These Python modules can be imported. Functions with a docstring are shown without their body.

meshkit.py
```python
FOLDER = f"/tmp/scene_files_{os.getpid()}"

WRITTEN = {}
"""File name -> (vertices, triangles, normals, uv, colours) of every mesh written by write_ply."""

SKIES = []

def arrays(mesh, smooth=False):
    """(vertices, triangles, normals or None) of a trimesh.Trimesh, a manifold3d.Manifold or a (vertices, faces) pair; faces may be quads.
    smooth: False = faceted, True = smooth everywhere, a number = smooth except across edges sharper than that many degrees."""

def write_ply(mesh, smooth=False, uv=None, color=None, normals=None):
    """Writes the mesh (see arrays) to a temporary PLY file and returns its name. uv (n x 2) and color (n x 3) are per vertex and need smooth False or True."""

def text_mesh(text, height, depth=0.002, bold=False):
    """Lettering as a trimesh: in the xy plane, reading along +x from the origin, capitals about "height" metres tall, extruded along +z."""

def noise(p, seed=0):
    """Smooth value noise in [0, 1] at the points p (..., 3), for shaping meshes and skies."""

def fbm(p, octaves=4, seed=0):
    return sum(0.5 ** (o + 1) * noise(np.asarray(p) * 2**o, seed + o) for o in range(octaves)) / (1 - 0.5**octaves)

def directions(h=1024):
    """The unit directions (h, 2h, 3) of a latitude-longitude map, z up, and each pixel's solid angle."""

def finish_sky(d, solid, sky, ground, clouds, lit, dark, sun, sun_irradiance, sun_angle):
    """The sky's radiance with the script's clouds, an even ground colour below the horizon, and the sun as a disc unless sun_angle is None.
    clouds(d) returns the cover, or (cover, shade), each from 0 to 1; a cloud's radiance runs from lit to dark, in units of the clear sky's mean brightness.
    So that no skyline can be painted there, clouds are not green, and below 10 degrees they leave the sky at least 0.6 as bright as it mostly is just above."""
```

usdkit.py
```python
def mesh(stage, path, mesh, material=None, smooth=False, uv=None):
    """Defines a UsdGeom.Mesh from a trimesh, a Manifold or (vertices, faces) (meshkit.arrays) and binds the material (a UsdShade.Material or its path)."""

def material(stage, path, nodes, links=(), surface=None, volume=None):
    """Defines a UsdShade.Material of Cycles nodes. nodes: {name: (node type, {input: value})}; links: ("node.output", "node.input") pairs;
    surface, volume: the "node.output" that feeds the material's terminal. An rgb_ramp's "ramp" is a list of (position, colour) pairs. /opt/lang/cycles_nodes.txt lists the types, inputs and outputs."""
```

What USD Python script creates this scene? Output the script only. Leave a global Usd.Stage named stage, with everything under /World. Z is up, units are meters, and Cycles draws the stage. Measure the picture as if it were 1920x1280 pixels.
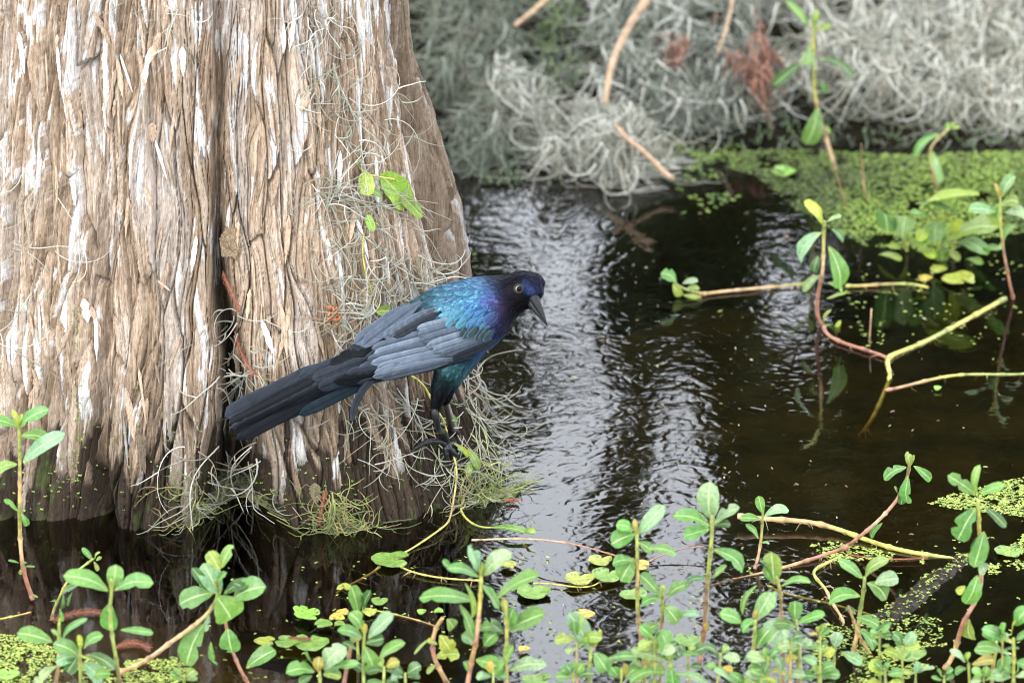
import math, random
import numpy as np, trimesh, usdkit, meshkit
import manifold3d as m3
from scipy.spatial import cKDTree
from scipy.interpolate import CubicSpline
from pxr import Usd, UsdGeom, UsdLux, UsdShade, Sdf, Gf, Vt

stage = Usd.Stage.CreateInMemory()
UsdGeom.SetStageUpAxis(stage, "Z"); UsdGeom.SetStageMetersPerUnit(stage, 1.0)
UsdGeom.Xform.Define(stage, "/World")

# ---------------------------------------------------------------- camera, sky, sun, exposure
PITCH, EYE, FOCAL, APER = math.radians(23.0), np.array([0, -8.574, 3.859]), 300.0, 36.0
cam = UsdGeom.Camera.Define(stage, "/World/camera")
cam.AddTranslateOp().Set(Gf.Vec3d(*map(float, EYE))); cam.AddRotateXOp().Set(90 - math.degrees(PITCH))
cam.CreateFocalLengthAttr(FOCAL); cam.CreateHorizontalApertureAttr(APER); cam.CreateVerticalApertureAttr(APER * 682 / 1024)
cam.CreateFStopAttr(5.6); cam.CreateFocusDistanceAttr(9.36); cam.CreateClippingRangeAttr(Gf.Vec2f(0.5, 5000))
cam.CreateExposureAttr(2.1)

SUN_TO = np.array([-0.35, -0.62, 0.70]); SUN_TO /= np.linalg.norm(SUN_TO)
sky_m = usdkit.material(stage, "/World/Looks/sky", {
    "sky": ("sky_texture", {"sky_type": "single_scattering", "sun_disc": False, "sun_elevation": float(math.asin(SUN_TO[2])), "sun_rotation": float(math.atan2(SUN_TO[0], SUN_TO[1]))}),
    "tc": ("texture_coordinate", {}),
    "n": ("noise_texture", {"scale": 2.2, "detail": 5.0, "roughness": 0.55}),
    "cover": ("rgb_ramp", {"ramp": [(0.30, (0.72, 0.72, 0.72)), (0.60, (0.97, 0.97, 0.97))]}),
    "cloud": ("rgb_ramp", {"ramp": [(0.3, (6.2, 6.6, 7.2)), (0.7, (8.4, 8.6, 8.9))]}),
    "mixc": ("mix", {}),
    "bg": ("background_shader", {"strength": 0.15})},
    [("tc.generated", "n.vector"), ("n.fac", "cover.fac"), ("n.fac", "cloud.fac"), ("cover.color", "mixc.fac"), ("sky.color", "mixc.color1"), ("cloud.color", "mixc.color2"), ("mixc.color", "bg.color")], surface="bg.background")
dome = UsdLux.DomeLight.Define(stage, "/World/sky"); UsdShade.MaterialBindingAPI.Apply(dome.GetPrim()).Bind(sky_m)
dome.GetPrim().SetCustomDataByKey("kind", "structure")
sun = UsdLux.DistantLight.Define(stage, "/World/sun")
sun.CreateIntensityAttr(0.16); sun.CreateAngleAttr(12.0); sun.CreateNormalizeAttr(True); sun.CreateColorAttr(Gf.Vec3f(1.0, 0.96, 0.90))
_z = Gf.Vec3d(*map(float, SUN_TO)); sun.AddOrientOp(UsdGeom.XformOp.PrecisionDouble).Set(Gf.Quatd(Gf.Rotation(Gf.Vec3d(0, 0, 1), _z).GetQuat()))

# ---------------------------------------------------------------- placing: a point of the photograph (1920 x 1280) on the water or on an upright plane
FWD = np.array([0, math.cos(PITCH), -math.sin(PITCH)]); UPV = np.array([0, math.sin(PITCH), math.cos(PITCH)]); RGT = np.array([1.0, 0, 0])
K = APER / 1920 / FOCAL
def ray(px, py): return FWD + (px - 960) * K * RGT - (py - 640) * K * UPV
def onz(px, py, z=0.0): d = ray(px, py); return EYE + d * ((z - EYE[2]) / d[2])
def ony(px, py, y): d = ray(px, py); return EYE + d * ((y - EYE[1]) / d[1])
def ydepth(py): return float(onz(960, py)[1])
def topx(p):
    q = np.asarray(p, float) - EYE; w = q @ FWD
    return np.stack([960 + q @ RGT / w / K, 640 - q @ UPV / w / K, w], -1)
PX = 9.4 * K     # metres per pixel near the bird

# ---------------------------------------------------------------- helpers
used = {}
def path_for(name, parent=None):
    base = parent.GetPath().pathString if parent is not None else "/World"
    k = used.get((base, name), 0); used[(base, name)] = k + 1
    return f"{base}/{name}" + (f"_{k:03d}" if k else "")
def tag(o, label=None, cat=None, group=None, kind=None):
    p = o.GetPrim()
    for k, v in (("label", label), ("category", cat), ("group", group), ("kind", kind)):
        if v: p.SetCustomDataByKey(k, v)
    return p
def thing(name, label, cat, group=None, kind=None):
    x = UsdGeom.Xform.Define(stage, path_for(name)); return tag(x, label, cat, group, kind)
def obj(name, mesh, mat, parent=None, smooth=True, uv=None, col=None, label=None, kind=None):
    m = usdkit.mesh(stage, path_for(name, parent), mesh, mat, smooth=smooth, uv=uv)
    if col is not None:
        for k, v in (col.items() if isinstance(col, dict) else [("tint", col)]):
            v = np.asarray(v, np.float32)
            UsdGeom.PrimvarsAPI(m).CreatePrimvar(k, Sdf.ValueTypeNames.Color3fArray if v.ndim == 2 else Sdf.ValueTypeNames.FloatArray, "vertex").Set(Vt.Vec3fArray.FromNumpy(v) if v.ndim == 2 else Vt.FloatArray.FromNumpy(v))
    return tag(m, label, None, None, kind)
def cat_meshes(parts):
    n, V, F = 0, [], []
    for v, f in parts: V.append(v); F.append(np.asarray(f) + n); n += len(v)
    return np.vstack(V), np.vstack(F)
def spline(pts, n):
    pts = np.asarray(pts, float); d = np.r_[0, np.cumsum(np.linalg.norm(np.diff(pts, axis=0), axis=1) + 1e-9)]
    if len(pts) == 2: return pts[0] + (pts[1] - pts[0]) * np.linspace(0, 1, n)[:, None]
    return CubicSpline(d, pts)(np.linspace(0, d[-1], n))
def tube(p, r, sides=6, cap=True):
    p = np.asarray(p, float); n = len(p); t = np.gradient(p, axis=0); t /= np.linalg.norm(t, axis=1, keepdims=True) + 1e-12
    a = np.cross(t[0], [0.3, 0.2, 1.0] if abs(t[0][2]) < 0.9 else [1.0, 0.1, 0]); A = []
    for k in range(n):
        a = a - t[k] * (a @ t[k]); a /= np.linalg.norm(a) + 1e-12; A.append(a)
    A = np.array(A); B = np.cross(t, A); an = np.arange(sides) * 2 * np.pi / sides
    r = np.broadcast_to(np.asarray(r, float), (n,))
    v = (p[:, None] + r[:, None, None] * (np.cos(an)[None, :, None] * A[:, None] + np.sin(an)[None, :, None] * B[:, None])).reshape(-1, 3)
    i, j = np.meshgrid(np.arange(n - 1), np.arange(sides), indexing="ij"); j2 = (j + 1) % sides
    q = np.stack([i * sides + j, i * sides + j2, (i + 1) * sides + j2, (i + 1) * sides + j], -1).reshape(-1, 4)
    f = np.vstack([q[:, [0, 1, 2]], q[:, [0, 2, 3]]])
    if cap:
        v = np.vstack([v, p[0], p[-1]]); c0, c1 = len(v) - 2, len(v) - 1; jj = np.arange(sides); k2 = (jj + 1) % sides; o = (n - 1) * sides
        f = np.vstack([f, np.stack([np.full(sides, c0), k2, jj], 1), np.stack([np.full(sides, c1), o + jj, o + k2], 1)])
    return v, f
def grid_faces(n, m, wrap=False):
    i, j = np.meshgrid(np.arange(n - 1), np.arange(m if wrap else m - 1), indexing="ij"); j2 = (j + 1) % m
    q = np.stack([i * m + j, i * m + j2, (i + 1) * m + j2, (i + 1) * m + j], -1).reshape(-1, 4)
    return np.vstack([q[:, [0, 1, 2]], q[:, [0, 2, 3]]])
noise, fbm = meshkit.noise, meshkit.fbm
def P3(a, b, c=0.0): return np.stack([a, b, np.broadcast_to(c, np.shape(a))], -1)
def sstep(x, a, b): t = np.clip((x - a) / (b - a), 0, 1); return t * t * (3 - 2 * t)

# ---------------------------------------------------------------- materials
def M(name, nodes, links, surface="p.BSDF", volume=None): return usdkit.material(stage, "/World/Looks/" + name, nodes, links, surface=surface, volume=volume)
def plain(name, col, rough=0.6, var=0.25, scale=60.0, spec=0.4, bump=0.0, sheen=0.0):
    d = tuple(c * (1 - var) for c in col); l = tuple(c * (1 + var) for c in col)
    nodes = {"tc": ("texture_coordinate", {}), "n": ("noise_texture", {"scale": scale, "detail": 4.0}), "r": ("rgb_ramp", {"ramp": [(0.3, d), (0.7, l)]}),
             "p": ("principled_bsdf", {"roughness": rough, "specular_ior_level": spec, "sheen_weight": sheen})}
    links = [("tc.object", "n.vector"), ("n.fac", "r.fac"), ("r.color", "p.base_color")]
    if bump: nodes["b"] = ("bump", {"strength": bump, "distance": 0.001}); links += [("n.fac", "b.height"), ("b.normal", "p.normal")]
    return M(name, nodes, links)

bark_m = M("bark", {
    "at": ("attribute", {"attribute": "tint"}), "wet": ("attribute", {"attribute": "wet"}),
    "tc": ("texture_coordinate", {}), "mp": ("mapping", {"scale": (900.0, 900.0, 38.0)}), "n": ("noise_texture", {"scale": 1.0, "detail": 5.0, "roughness": 0.65}),
    "mp2": ("mapping", {"scale": (260.0, 260.0, 150.0)}), "n2": ("noise_texture", {"scale": 1.0, "detail": 4.0, "roughness": 0.7}),
    "r": ("rgb_ramp", {"ramp": [(0.30, (0.42, 0.37, 0.33)), (0.47, (0.98, 0.97, 0.96)), (0.72, (1.40, 1.41, 1.42))]}),
    "r2": ("rgb_ramp", {"ramp": [(0.34, (0.78, 0.75, 0.72)), (0.5, (1, 1, 1)), (0.7, (1.14, 1.15, 1.16))]}),
    "m1": ("mix", {"mix_type": "multiply", "fac": 1.0}), "m2": ("mix", {"mix_type": "multiply", "fac": 1.0}),
    "add": ("math", {"math_type": "add"}), "b": ("bump", {"strength": 1.0, "distance": 0.0016}),
    "rr": ("map_range", {"from_min": 0.0, "from_max": 1.0, "to_min": 0.85, "to_max": 0.6, "clamp": True}),
    "p": ("principled_bsdf", {"specular_ior_level": 0.14})},
    [("tc.object", "mp.vector"), ("mp.vector", "n.vector"), ("tc.object", "mp2.vector"), ("mp2.vector", "n2.vector"), ("n.fac", "r.fac"), ("n2.fac", "r2.fac"),
     ("at.color", "m1.color1"), ("r.color", "m1.color2"), ("m1.color", "m2.color1"), ("r2.color", "m2.color2"), ("m2.color", "p.base_color"),
     ("n.fac", "add.value1"), ("n2.fac", "add.value2"), ("add.value", "b.height"), ("b.normal", "p.normal"), ("wet.fac", "rr.value"), ("rr.result", "p.roughness")])

# ---------------------------------------------------------------- the cypress
TC = np.array([-0.329, 0.30])          # axis of the trunk
CT = np.array([[-180, .33, .21], [-155, .37, .24], [-138, .39, .25], [-126, .36, .255], [-116.5, .318, .24], [-108, .327, .257], [-99, .322, .258], [-92.5, .300, .236], [-88, .286, .222],
               [-84, .296, .222], [-79, .312, .236], [-70, .335, .245], [-58, .352, .24], [-44, .364, .213], [-33, .372, .180], [-25, .345, .165], [-18, .205, .10], [-9, .180, .085], [-1, .22, .11], [8, .325, .175], [20, .285, .16], [50, .25, .16], [90, .30, .2], [130, .29, .2], [180, .33, .21]])
_rb, _rt = CubicSpline(CT[:, 0], CT[:, 1], bc_type="natural"), CubicSpline(CT[:, 0], CT[:, 2], bc_type="natural")
from scipy.interpolate import PchipInterpolator
_rear = PchipInterpolator([-.3, 0, .1, .195, .247, .31, .375, .44, .5, .7, 7], [.31, .292, .285, .276, .268, .252, .234, .216, .211, .20, .16])   # the separate buttress behind the right edge
def trunk_r(deg, z):
    e = np.exp(-np.clip(z, -0.3, 20) / 0.34); a = (_rt(deg) + (_rb(deg) - _rt(deg)) * e) * (1 - 0.03 * np.clip(z - 0.7, 0, 10))
    k = sstep(deg, -4, 6) * (1 - sstep(deg, 24, 40)); return a * (1 - k) + k * _rear(np.clip(z, -.3, 7)) * (1.02 - .0004 * (deg - 11) ** 2)

def voro(u, v, seed, jitter=0.9):
    """F2 - F1 and a random number per cell of a jittered grid in the unit lattice."""
    r = np.random.default_rng(seed); u0, u1, v0, v1 = int(u.min()) - 3, int(u.max()) + 4, int(v.min()) - 3, int(v.max()) + 4
    gu, gv = np.meshgrid(np.arange(u0, u1), np.arange(v0, v1), indexing="ij")
    pts = np.stack([gu.ravel() + jitter * r.random(gu.size), gv.ravel() + (gu.ravel() % 2) * 0.5 + jitter * r.random(gu.size)], 1); val = r.random((gu.size, 3))
    d, i = cKDTree(pts).query(np.stack([u, v], -1), k=2); return d[..., 1] - d[..., 0], val[i[..., 0]], pts[i[..., 0]]

th = np.concatenate([np.linspace(-150, 26, 1120), np.linspace(26, 210, 56)[1:-1]])
zz = np.concatenate([[-0.30, -0.2], np.linspace(-0.12, 0.74, 430), 0.74 + np.linspace(0, 1, 34)[1:] ** 1.6 * 5.5])
TH, ZZ = np.meshgrid(th, zz, indexing="xy")        # rows = z
THw = np.where(TH > 180, TH - 360, TH)
R0 = trunk_r(THw, ZZ)
s = np.radians(TH) * 0.33; z = ZZ
warp = (fbm(P3(s * 9, z * 4.0), 3, 5) - .5) * 0.042 + (fbm(P3(s * 34, z * 14), 2, 9) - .5) * 0.009
sw = s + warp
zw = z + (fbm(P3(s * 30, z * 6), 2, 21) - .5) * 0.05
c1, r1, p1 = voro(sw / 0.019, zw / 0.17, 6); sh = sw + (z - p1[..., 1] * 0.17) * (r1[..., 2] - .5) * 0.24
c2, r2, p2 = voro(sh / 0.0062, zw / 0.085, 2); c3, r3, _ = voro((sh + .0015 * (r2[..., 1] - .5)) / 0.0025, zw / 0.032, 3)
tilt = (sw / 0.021 - p1[..., 0])
ribs = (fbm(P3(sw * 22, z * 1.6), 3, 31) - .5)
def ridge(q): return 1 - np.abs(2 * q - 1)
fib = ridge(noise(P3(sh * 95, z * 6.5), 43)) ** 4; fib2 = ridge(noise(P3(sh * 230, z * 17), 44)) ** 3
H = ribs * 0.018 + (r1[..., 0] - .5) * 0.0050 + tilt * (r1[..., 1] - .5) * 0.0045 - 0.011 * np.exp(-(c1 / 0.055) ** 2) * np.clip(1.9 * r1[..., 2] - .3, 0, 2) \
    + (r2[..., 0] - .5) * 0.0024 - 0.0042 * np.exp(-(c2 / 0.12) ** 2) * np.clip(1.6 * r2[..., 1] - .2, 0, 2) + (r3[..., 0] - .5) * 0.0022 - 0.0046 * fib - 0.0026 * fib2 + (fbm(P3(sh * 420, z * 40), 3, 41) - .5) * 0.0040
H = H * np.where(z > 0.9, 0.6, 1) * .82
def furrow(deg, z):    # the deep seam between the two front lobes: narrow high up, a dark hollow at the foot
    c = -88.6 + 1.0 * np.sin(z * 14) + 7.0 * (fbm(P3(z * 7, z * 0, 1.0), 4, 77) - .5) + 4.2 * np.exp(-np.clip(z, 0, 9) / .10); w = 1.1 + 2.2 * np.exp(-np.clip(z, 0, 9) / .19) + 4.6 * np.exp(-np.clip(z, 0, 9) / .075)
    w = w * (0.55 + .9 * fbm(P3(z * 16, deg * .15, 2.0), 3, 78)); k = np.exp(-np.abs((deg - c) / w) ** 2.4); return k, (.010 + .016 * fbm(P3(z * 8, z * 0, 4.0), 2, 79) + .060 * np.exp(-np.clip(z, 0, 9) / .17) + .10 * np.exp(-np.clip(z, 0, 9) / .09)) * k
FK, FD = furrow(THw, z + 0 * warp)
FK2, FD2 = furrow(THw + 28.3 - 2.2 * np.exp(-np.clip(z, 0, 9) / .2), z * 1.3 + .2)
RR = R0 + H - FD - .6 * FD2 * (1 - sstep(z, .34, .5))
tv = np.stack([TC[0] + RR * np.cos(np.radians(TH)), TC[1] + RR * np.sin(np.radians(TH)), ZZ], -1)
# bark tint: fibres, bleached and lichen-white flakes, wet foot, shade painted on buttress and below the bird
tone = np.clip(0.52 + 0.40 * (r1[..., 2] - .5) + 0.55 * (r2[..., 2] - .5) + 0.6 * (r3[..., 1] - .5) + 0.5 * (fbm(P3(sh * 60, z * 5), 3, 51) - .5), 0, 1)[..., None]
A, B, C = np.array([.150, .106, .070]), np.array([.262, .196, .139]), np.array([.375, .305, .24])
col = np.where(tone < .5, A + (B - A) * tone * 2, B + (C - B) * (tone * 2 - 1))
px = topx(tv)
up = sstep(z, 0.30, 0.60)
lich = fbm(P3(sh * 120, z * 26), 4, 61) + 0.26 * (r1[..., 1] - .5) + 0.34 * (r2[..., 2] - .5) + .12 * (r3[..., 2] - .5) + 0.105 * up + 0.06 * np.exp(-((px[..., 0] - 690) / 50) ** 2) * up + 0.06 * np.exp(-((px[..., 0] - 230) / 110) ** 2) * sstep(z, .5, .62) + .05 * np.exp(-((px[..., 0] - 395) / 30) ** 2) * sstep(z, .3, .5)
lm = .9 * sstep(lich, 0.735, 0.765)[..., None]
col = col * (1 - lm) + np.array([.47, .46, .45]) * lm
grey = sstep(fbm(P3(sw * 30, z * 5), 3, 71), .5, .75)[..., None] * .5
col = col * (1 - grey) + grey * np.array([.29, .265, .245])
edge = 0.060 + 0.09 * (fbm(P3(sw * 55, z * 1.5), 3, 81) - .5) + 0.05 * (r1[..., 0] - .5) + 0.075 * (r2[..., 1] - .5) + 0.04 * np.exp(-((px[..., 0] - 150) / 40) ** 2) + 0.055 * sstep(px[..., 0], 690, 860)  # raised at the right: shade below the bird painted in with the wet foot
wet = (1 - sstep(z, edge - 0.012, edge + 0.014))
stain = (1 - sstep(z, edge + .0, edge + 0.13)) * .45
fur = np.clip(FK * 1.5, 0, 1) * (1 - sstep(z, .26, .42))  # furrow mask: takes the dark foot colour too, fading out higher up
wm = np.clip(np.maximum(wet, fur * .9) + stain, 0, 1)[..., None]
wet_shade_col = np.array([.023, .0155, .0098]) * (0.55 + 0.9 * tone) + 0.12 * lm * (wet[..., None] < .8)
col = col * np.where(THw > -12, .50, 1.0)[..., None]  # rear buttress: shade of its turned-away side painted over somewhat darker bark
col = col * (1 - wm) + wet_shade_col * wm
alg = sstep(fbm(P3(sw * 90, z * 40), 3, 91), .66, .8)[..., None] * wet[..., None] * .35
col = col * (1 - alg) + alg * np.array([.05, .075, .018])
tree = thing("cypress_tree", "massive bald cypress trunk with fibrous peeling tan bark rising from the water", "tree")
nr, nc = TH.shape
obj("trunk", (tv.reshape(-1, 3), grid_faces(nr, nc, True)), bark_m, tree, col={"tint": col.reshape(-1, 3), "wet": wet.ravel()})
# look-up: the point of the bark under a pixel
front = px[:, (th > -149) & (th < 26)][(zz > -0.1) & (zz < 0.74)].reshape(-1, 3); fpos = tv[:, (th > -149) & (th < 26)][(zz > -0.1) & (zz < 0.74)].reshape(-1, 3)
_kt = cKDTree(front[:, :2])
def on_bark(x, y, lift=0.0):
    d, i = _kt.query([x, y], k=24); i = i[d < max(5.0, d[0] + 3)]; w = front[i, 2].min()
    return EYE + ray(x, y) * (w - lift)
# ---------------------------------------------------------------- water, bed, bank
water_m = M("water", {
    "tc": ("texture_coordinate", {}), "mp": ("mapping", {"scale": (26.0, 34.0, 1.0)}), "mp2": ("mapping", {"scale": (62.0, 60.0, 1.0)}),
    "n": ("noise_texture", {"scale": 1.0, "detail": 1.0, "roughness": 0.4, "distortion": 0.9}), "n2": ("noise_texture", {"scale": 1.0, "detail": 0.0, "distortion": 1.4}),
    "s": ("math", {"math_type": "multiply", "value2": 0.45}), "a": ("math", {"math_type": "add"}),
    "b": ("bump", {"strength": 0.35, "distance": 0.00034}),
    "fr": ("fresnel", {"IOR": 1.45}), "t": ("transparent_bsdf", {"color": (0.86, 0.80, 0.62)}), "g": ("glossy_bsdf", {"color": (1, 1, 1), "roughness": 0.02}), "mx": ("mix_closure", {}),
    "vol": ("absorption_volume", {"color": (0.76, 0.71, 0.50), "density": 20.0})},
    [("tc.object", "mp.vector"), ("tc.object", "mp2.vector"), ("mp.vector", "n.vector"), ("mp2.vector", "n2.vector"), ("n2.fac", "s.value1"), ("n.fac", "a.value1"), ("s.value", "a.value2"), ("a.value", "b.height"),
     ("b.normal", "g.normal"), ("fr.fac", "mx.fac"), ("t.BSDF", "mx.closure1"), ("g.BSDF", "mx.closure2")], surface="mx.closure", volume="vol.volume")
bed_m = plain("pond_bed", (0.062, 0.058, 0.040), 0.9, 0.6, 14.0, 0.2, 0.4)
bank_m = plain("shaded_bank_soil", (0.0065, 0.006, 0.0035), 0.95, 0.6, 22.0, 0.02, 0.6)  # soil near black: shade under the moss overhang is put into its colour
wv = trimesh.creation.box([60, 40, 0.9]); wv.apply_translation([0, 2.0, -0.45])
tag(obj("water", wv, water_m, smooth=False), "dark tannin-stained pond water with rippled reflections of the sky", "water", kind="structure")
gx, gy = np.meshgrid(np.linspace(-6, 6, 160), np.linspace(-6, 3.2, 150), indexing="xy")
gz = -0.115 + 0.06 * (fbm(P3(gx * 2.2, gy * 2.2), 4, 3) - .5) + 0.055 * sstep(-gy, .0, .30) * sstep(-gx, -.1, .40)
tag(obj("pond_bed", (np.stack([gx, gy, gz], -1).reshape(-1, 3), grid_faces(*gx.shape)), bed_m), "brown muddy pond bed under the shallow water", "mud", kind="structure")
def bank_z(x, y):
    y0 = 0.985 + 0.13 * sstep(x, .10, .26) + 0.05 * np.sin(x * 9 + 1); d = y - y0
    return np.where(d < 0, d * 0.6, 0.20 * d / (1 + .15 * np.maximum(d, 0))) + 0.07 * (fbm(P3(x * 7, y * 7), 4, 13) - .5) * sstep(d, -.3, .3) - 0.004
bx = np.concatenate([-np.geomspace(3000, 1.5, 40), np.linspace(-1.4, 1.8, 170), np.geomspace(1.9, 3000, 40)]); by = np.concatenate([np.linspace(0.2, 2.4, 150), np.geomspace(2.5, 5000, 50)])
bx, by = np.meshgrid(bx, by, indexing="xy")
tag(obj("bank", (np.stack([bx, by, bank_z(bx, by)], -1).reshape(-1, 3), grid_faces(*bx.shape)), bank_m), "muddy bank behind the pond under hanging moss, its shade painted dark", "bank", kind="structure")

# ---------------------------------------------------------------- the wood beyond the bank: seen only as the dark and bright bands mirrored in the water
wood_m = plain("wood_leaves", (0.035, 0.05, 0.018), 0.7, 0.5, 2.0, 0.3)
rg = np.random.default_rng(7)
def band(pxa, pyb):   # azimuth of a water pixel's mirrored ray at distance
    d = ray(pxa, pyb); return d[0] / d[1]
def wood_leaves(n, p0, p1, e0, e1, s0, s1, fine):   # leaves by azimuth (as the pixel column that mirrors them) and height; the sky shows through where the crowns are thin
    dist = rg.uniform(14, 22, n); mpx = rg.uniform(p0, p1, n); el = rg.uniform(e0, e1, n); wob = (fbm(P3(el * .55, mpx * 0), 3, 5) - .5) * 120; o = np.zeros(n)
    for a, b, w in ((945, 1125, 1.22), (1425, 1515, 1.05), (880, 920, .4), (1230, 1290, .10), (-300, 60, .8), (2300, 2600, .9), (-1600, -1250, .8)):
        c, h = (a + b) / 2 + wob, (b - a) / 2 + 40; o = np.maximum(o, w * (1 - sstep(np.abs(mpx - c), h * .65, h * 1.2)))
    f = fbm(P3(mpx / 105, el / 1.15, dist * 0), 3, 8) if fine else fbm(P3(mpx / 240, el / 2.0, dist / 4), 3, 8)
    keep = (f > .25 + .235 * o) if fine else ((rg.random(n) > o) & (f > .36))
    keep &= (el < 34 + 6 * np.sin(mpx * .004) - 6 * np.abs(np.sin(mpx * .011)))
    if not fine: keep &= ~((mpx > 700) & (mpx < 2050) & (el > 13) & (el < 34))
    dist, mpx, el = dist[keep], mpx[keep], el[keep]; n = len(dist); c = np.stack([(mpx - 960) * K / math.cos(PITCH) * (dist + 8.574), dist, dist * np.tan(np.radians(el))], -1)
    a, b = rg.normal(0, 1, (n, 3)), rg.normal(0, 1, (n, 3)); a /= np.linalg.norm(a, axis=1, keepdims=True); b = np.cross(a, b); b /= np.linalg.norm(b, axis=1, keepdims=True)
    l = rg.uniform(s0, s1, (n, 1)); return np.stack([c - a * l, c + b * l * .6, c + a * l, c - b * l * .6], 1).reshape(-1, 3)
v = np.vstack([wood_leaves(110000, -2400, 4300, 2, 40, .09, .18, False), wood_leaves(90000, 700, 2050, 12.5, 34.5, .035, .075, True)]); k = np.arange(len(v) // 4)[:, None] * 4
tag(obj("wood", (v, np.vstack([k + [0, 1, 2], k + [0, 2, 3]])), wood_m, smooth=False), "dark wood beyond the bank, mirrored in the pond", "wood", kind="stuff")
# ---------------------------------------------------------------- the grackle, laid out in pixels of the photograph around its own depth
W0 = min(topx(on_bark(x, y))[2] for x, y in ((620, 700), (660, 680), (700, 720), (740, 700), (560, 740), (690, 620))) - 0.030
def BP(x, y, d=0.0):     # d: pixels away from the camera
    x, y, d = np.broadcast_arrays(np.asarray(x, float), np.asarray(y, float), np.asarray(d, float))
    r = FWD + (x - 960)[..., None] * K * RGT - (y - 640)[..., None] * K * UPV
    return EYE + r * (W0 + d * PX)[..., None]
AX = np.array([[985, 540, 33], [943, 558, 50], [898, 587, 70], [840, 609, 76], [770, 640, 63], [700, 670, 42], [640, 697, 27], [560, 736, 17], [420, 800, 12.]])
_ax = np.vstack([AX[i] + (AX[i + 1] - AX[i]) * np.linspace(0, 1, 20, endpoint=False)[:, None] for i in range(len(AX) - 1)])
_tree = cKDTree(_ax[:, :2])
def wsurf(x, y):
    q = np.stack([np.asarray(x, float), np.asarray(y, float)], -1); d, i = _tree.query(q, k=8); w = 1 / (d + 1); w /= w.sum(-1, keepdims=True)
    R = (_ax[i, 2] * w).sum(-1); d0 = d[..., 0]; return R * np.sqrt(1 - np.minimum(d0 / (1.18 * R), .965) ** 2)

PLUM = np.array([  # x, y, reach, r, g, b
 [985, 515, 16, .006, .006, .016], [1008, 536, 8, .012, .015, .05], [985, 533, 6, .028, .06, .19], [993, 544, 6, .035, .07, .23], [1000, 522, 12, .005, .006, .016], [975, 558, 13, .003, .003, .004], [960, 560, 13, .004, .003, .005], [986, 560, 9, .003, .003, .004], [970, 541, 9, .004, .004, .006], [1012, 535, 8, .006, .007, .02], [950, 530, 18, .004, .003, .006], [954, 545, 6, .03, .019, .032],
 [965, 580, 20, .005, .005, .008], [955, 610, 16, .007, .006, .014], [925, 522, 14, .010, .016, .04], [932, 575, 12, .050, .030, .11], [930, 605, 13, .042, .032, .12], [918, 560, 13, .05, .085, .28], [947, 560, 14, .006, .004, .008], [960, 590, 18, .004, .004, .006], [950, 620, 14, .006, .006, .014], [988, 522, 10, .006, .006, .016],
 [890, 535, 18, .06, .17, .33], [870, 565, 20, .045, .21, .37], [895, 590, 18, .035, .15, .36], [845, 545, 18, .05, .15, .26], [830, 575, 18, .075, .23, .33], [800, 570, 18, .045, .12, .16], [850, 600, 18, .065, .27, .35], [900, 615, 12, .085, .22, .24],
 [915, 640, 14, .02, .05, .16], [940, 635, 12, .014, .018, .06], [880, 665, 14, .01, .05, .11], [850, 690, 14, .02, .085, .10], [835, 685, 9, .05, .16, .17], [830, 715, 14, .006, .014, .017], [818, 750, 16, .003, .003, .004], [760, 690, 25, .02, .04, .05], [700, 690, 30, .03, .04, .05], [640, 700, 30, .02, .025, .03], [790, 600, 14, .05, .13, .16]])
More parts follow.
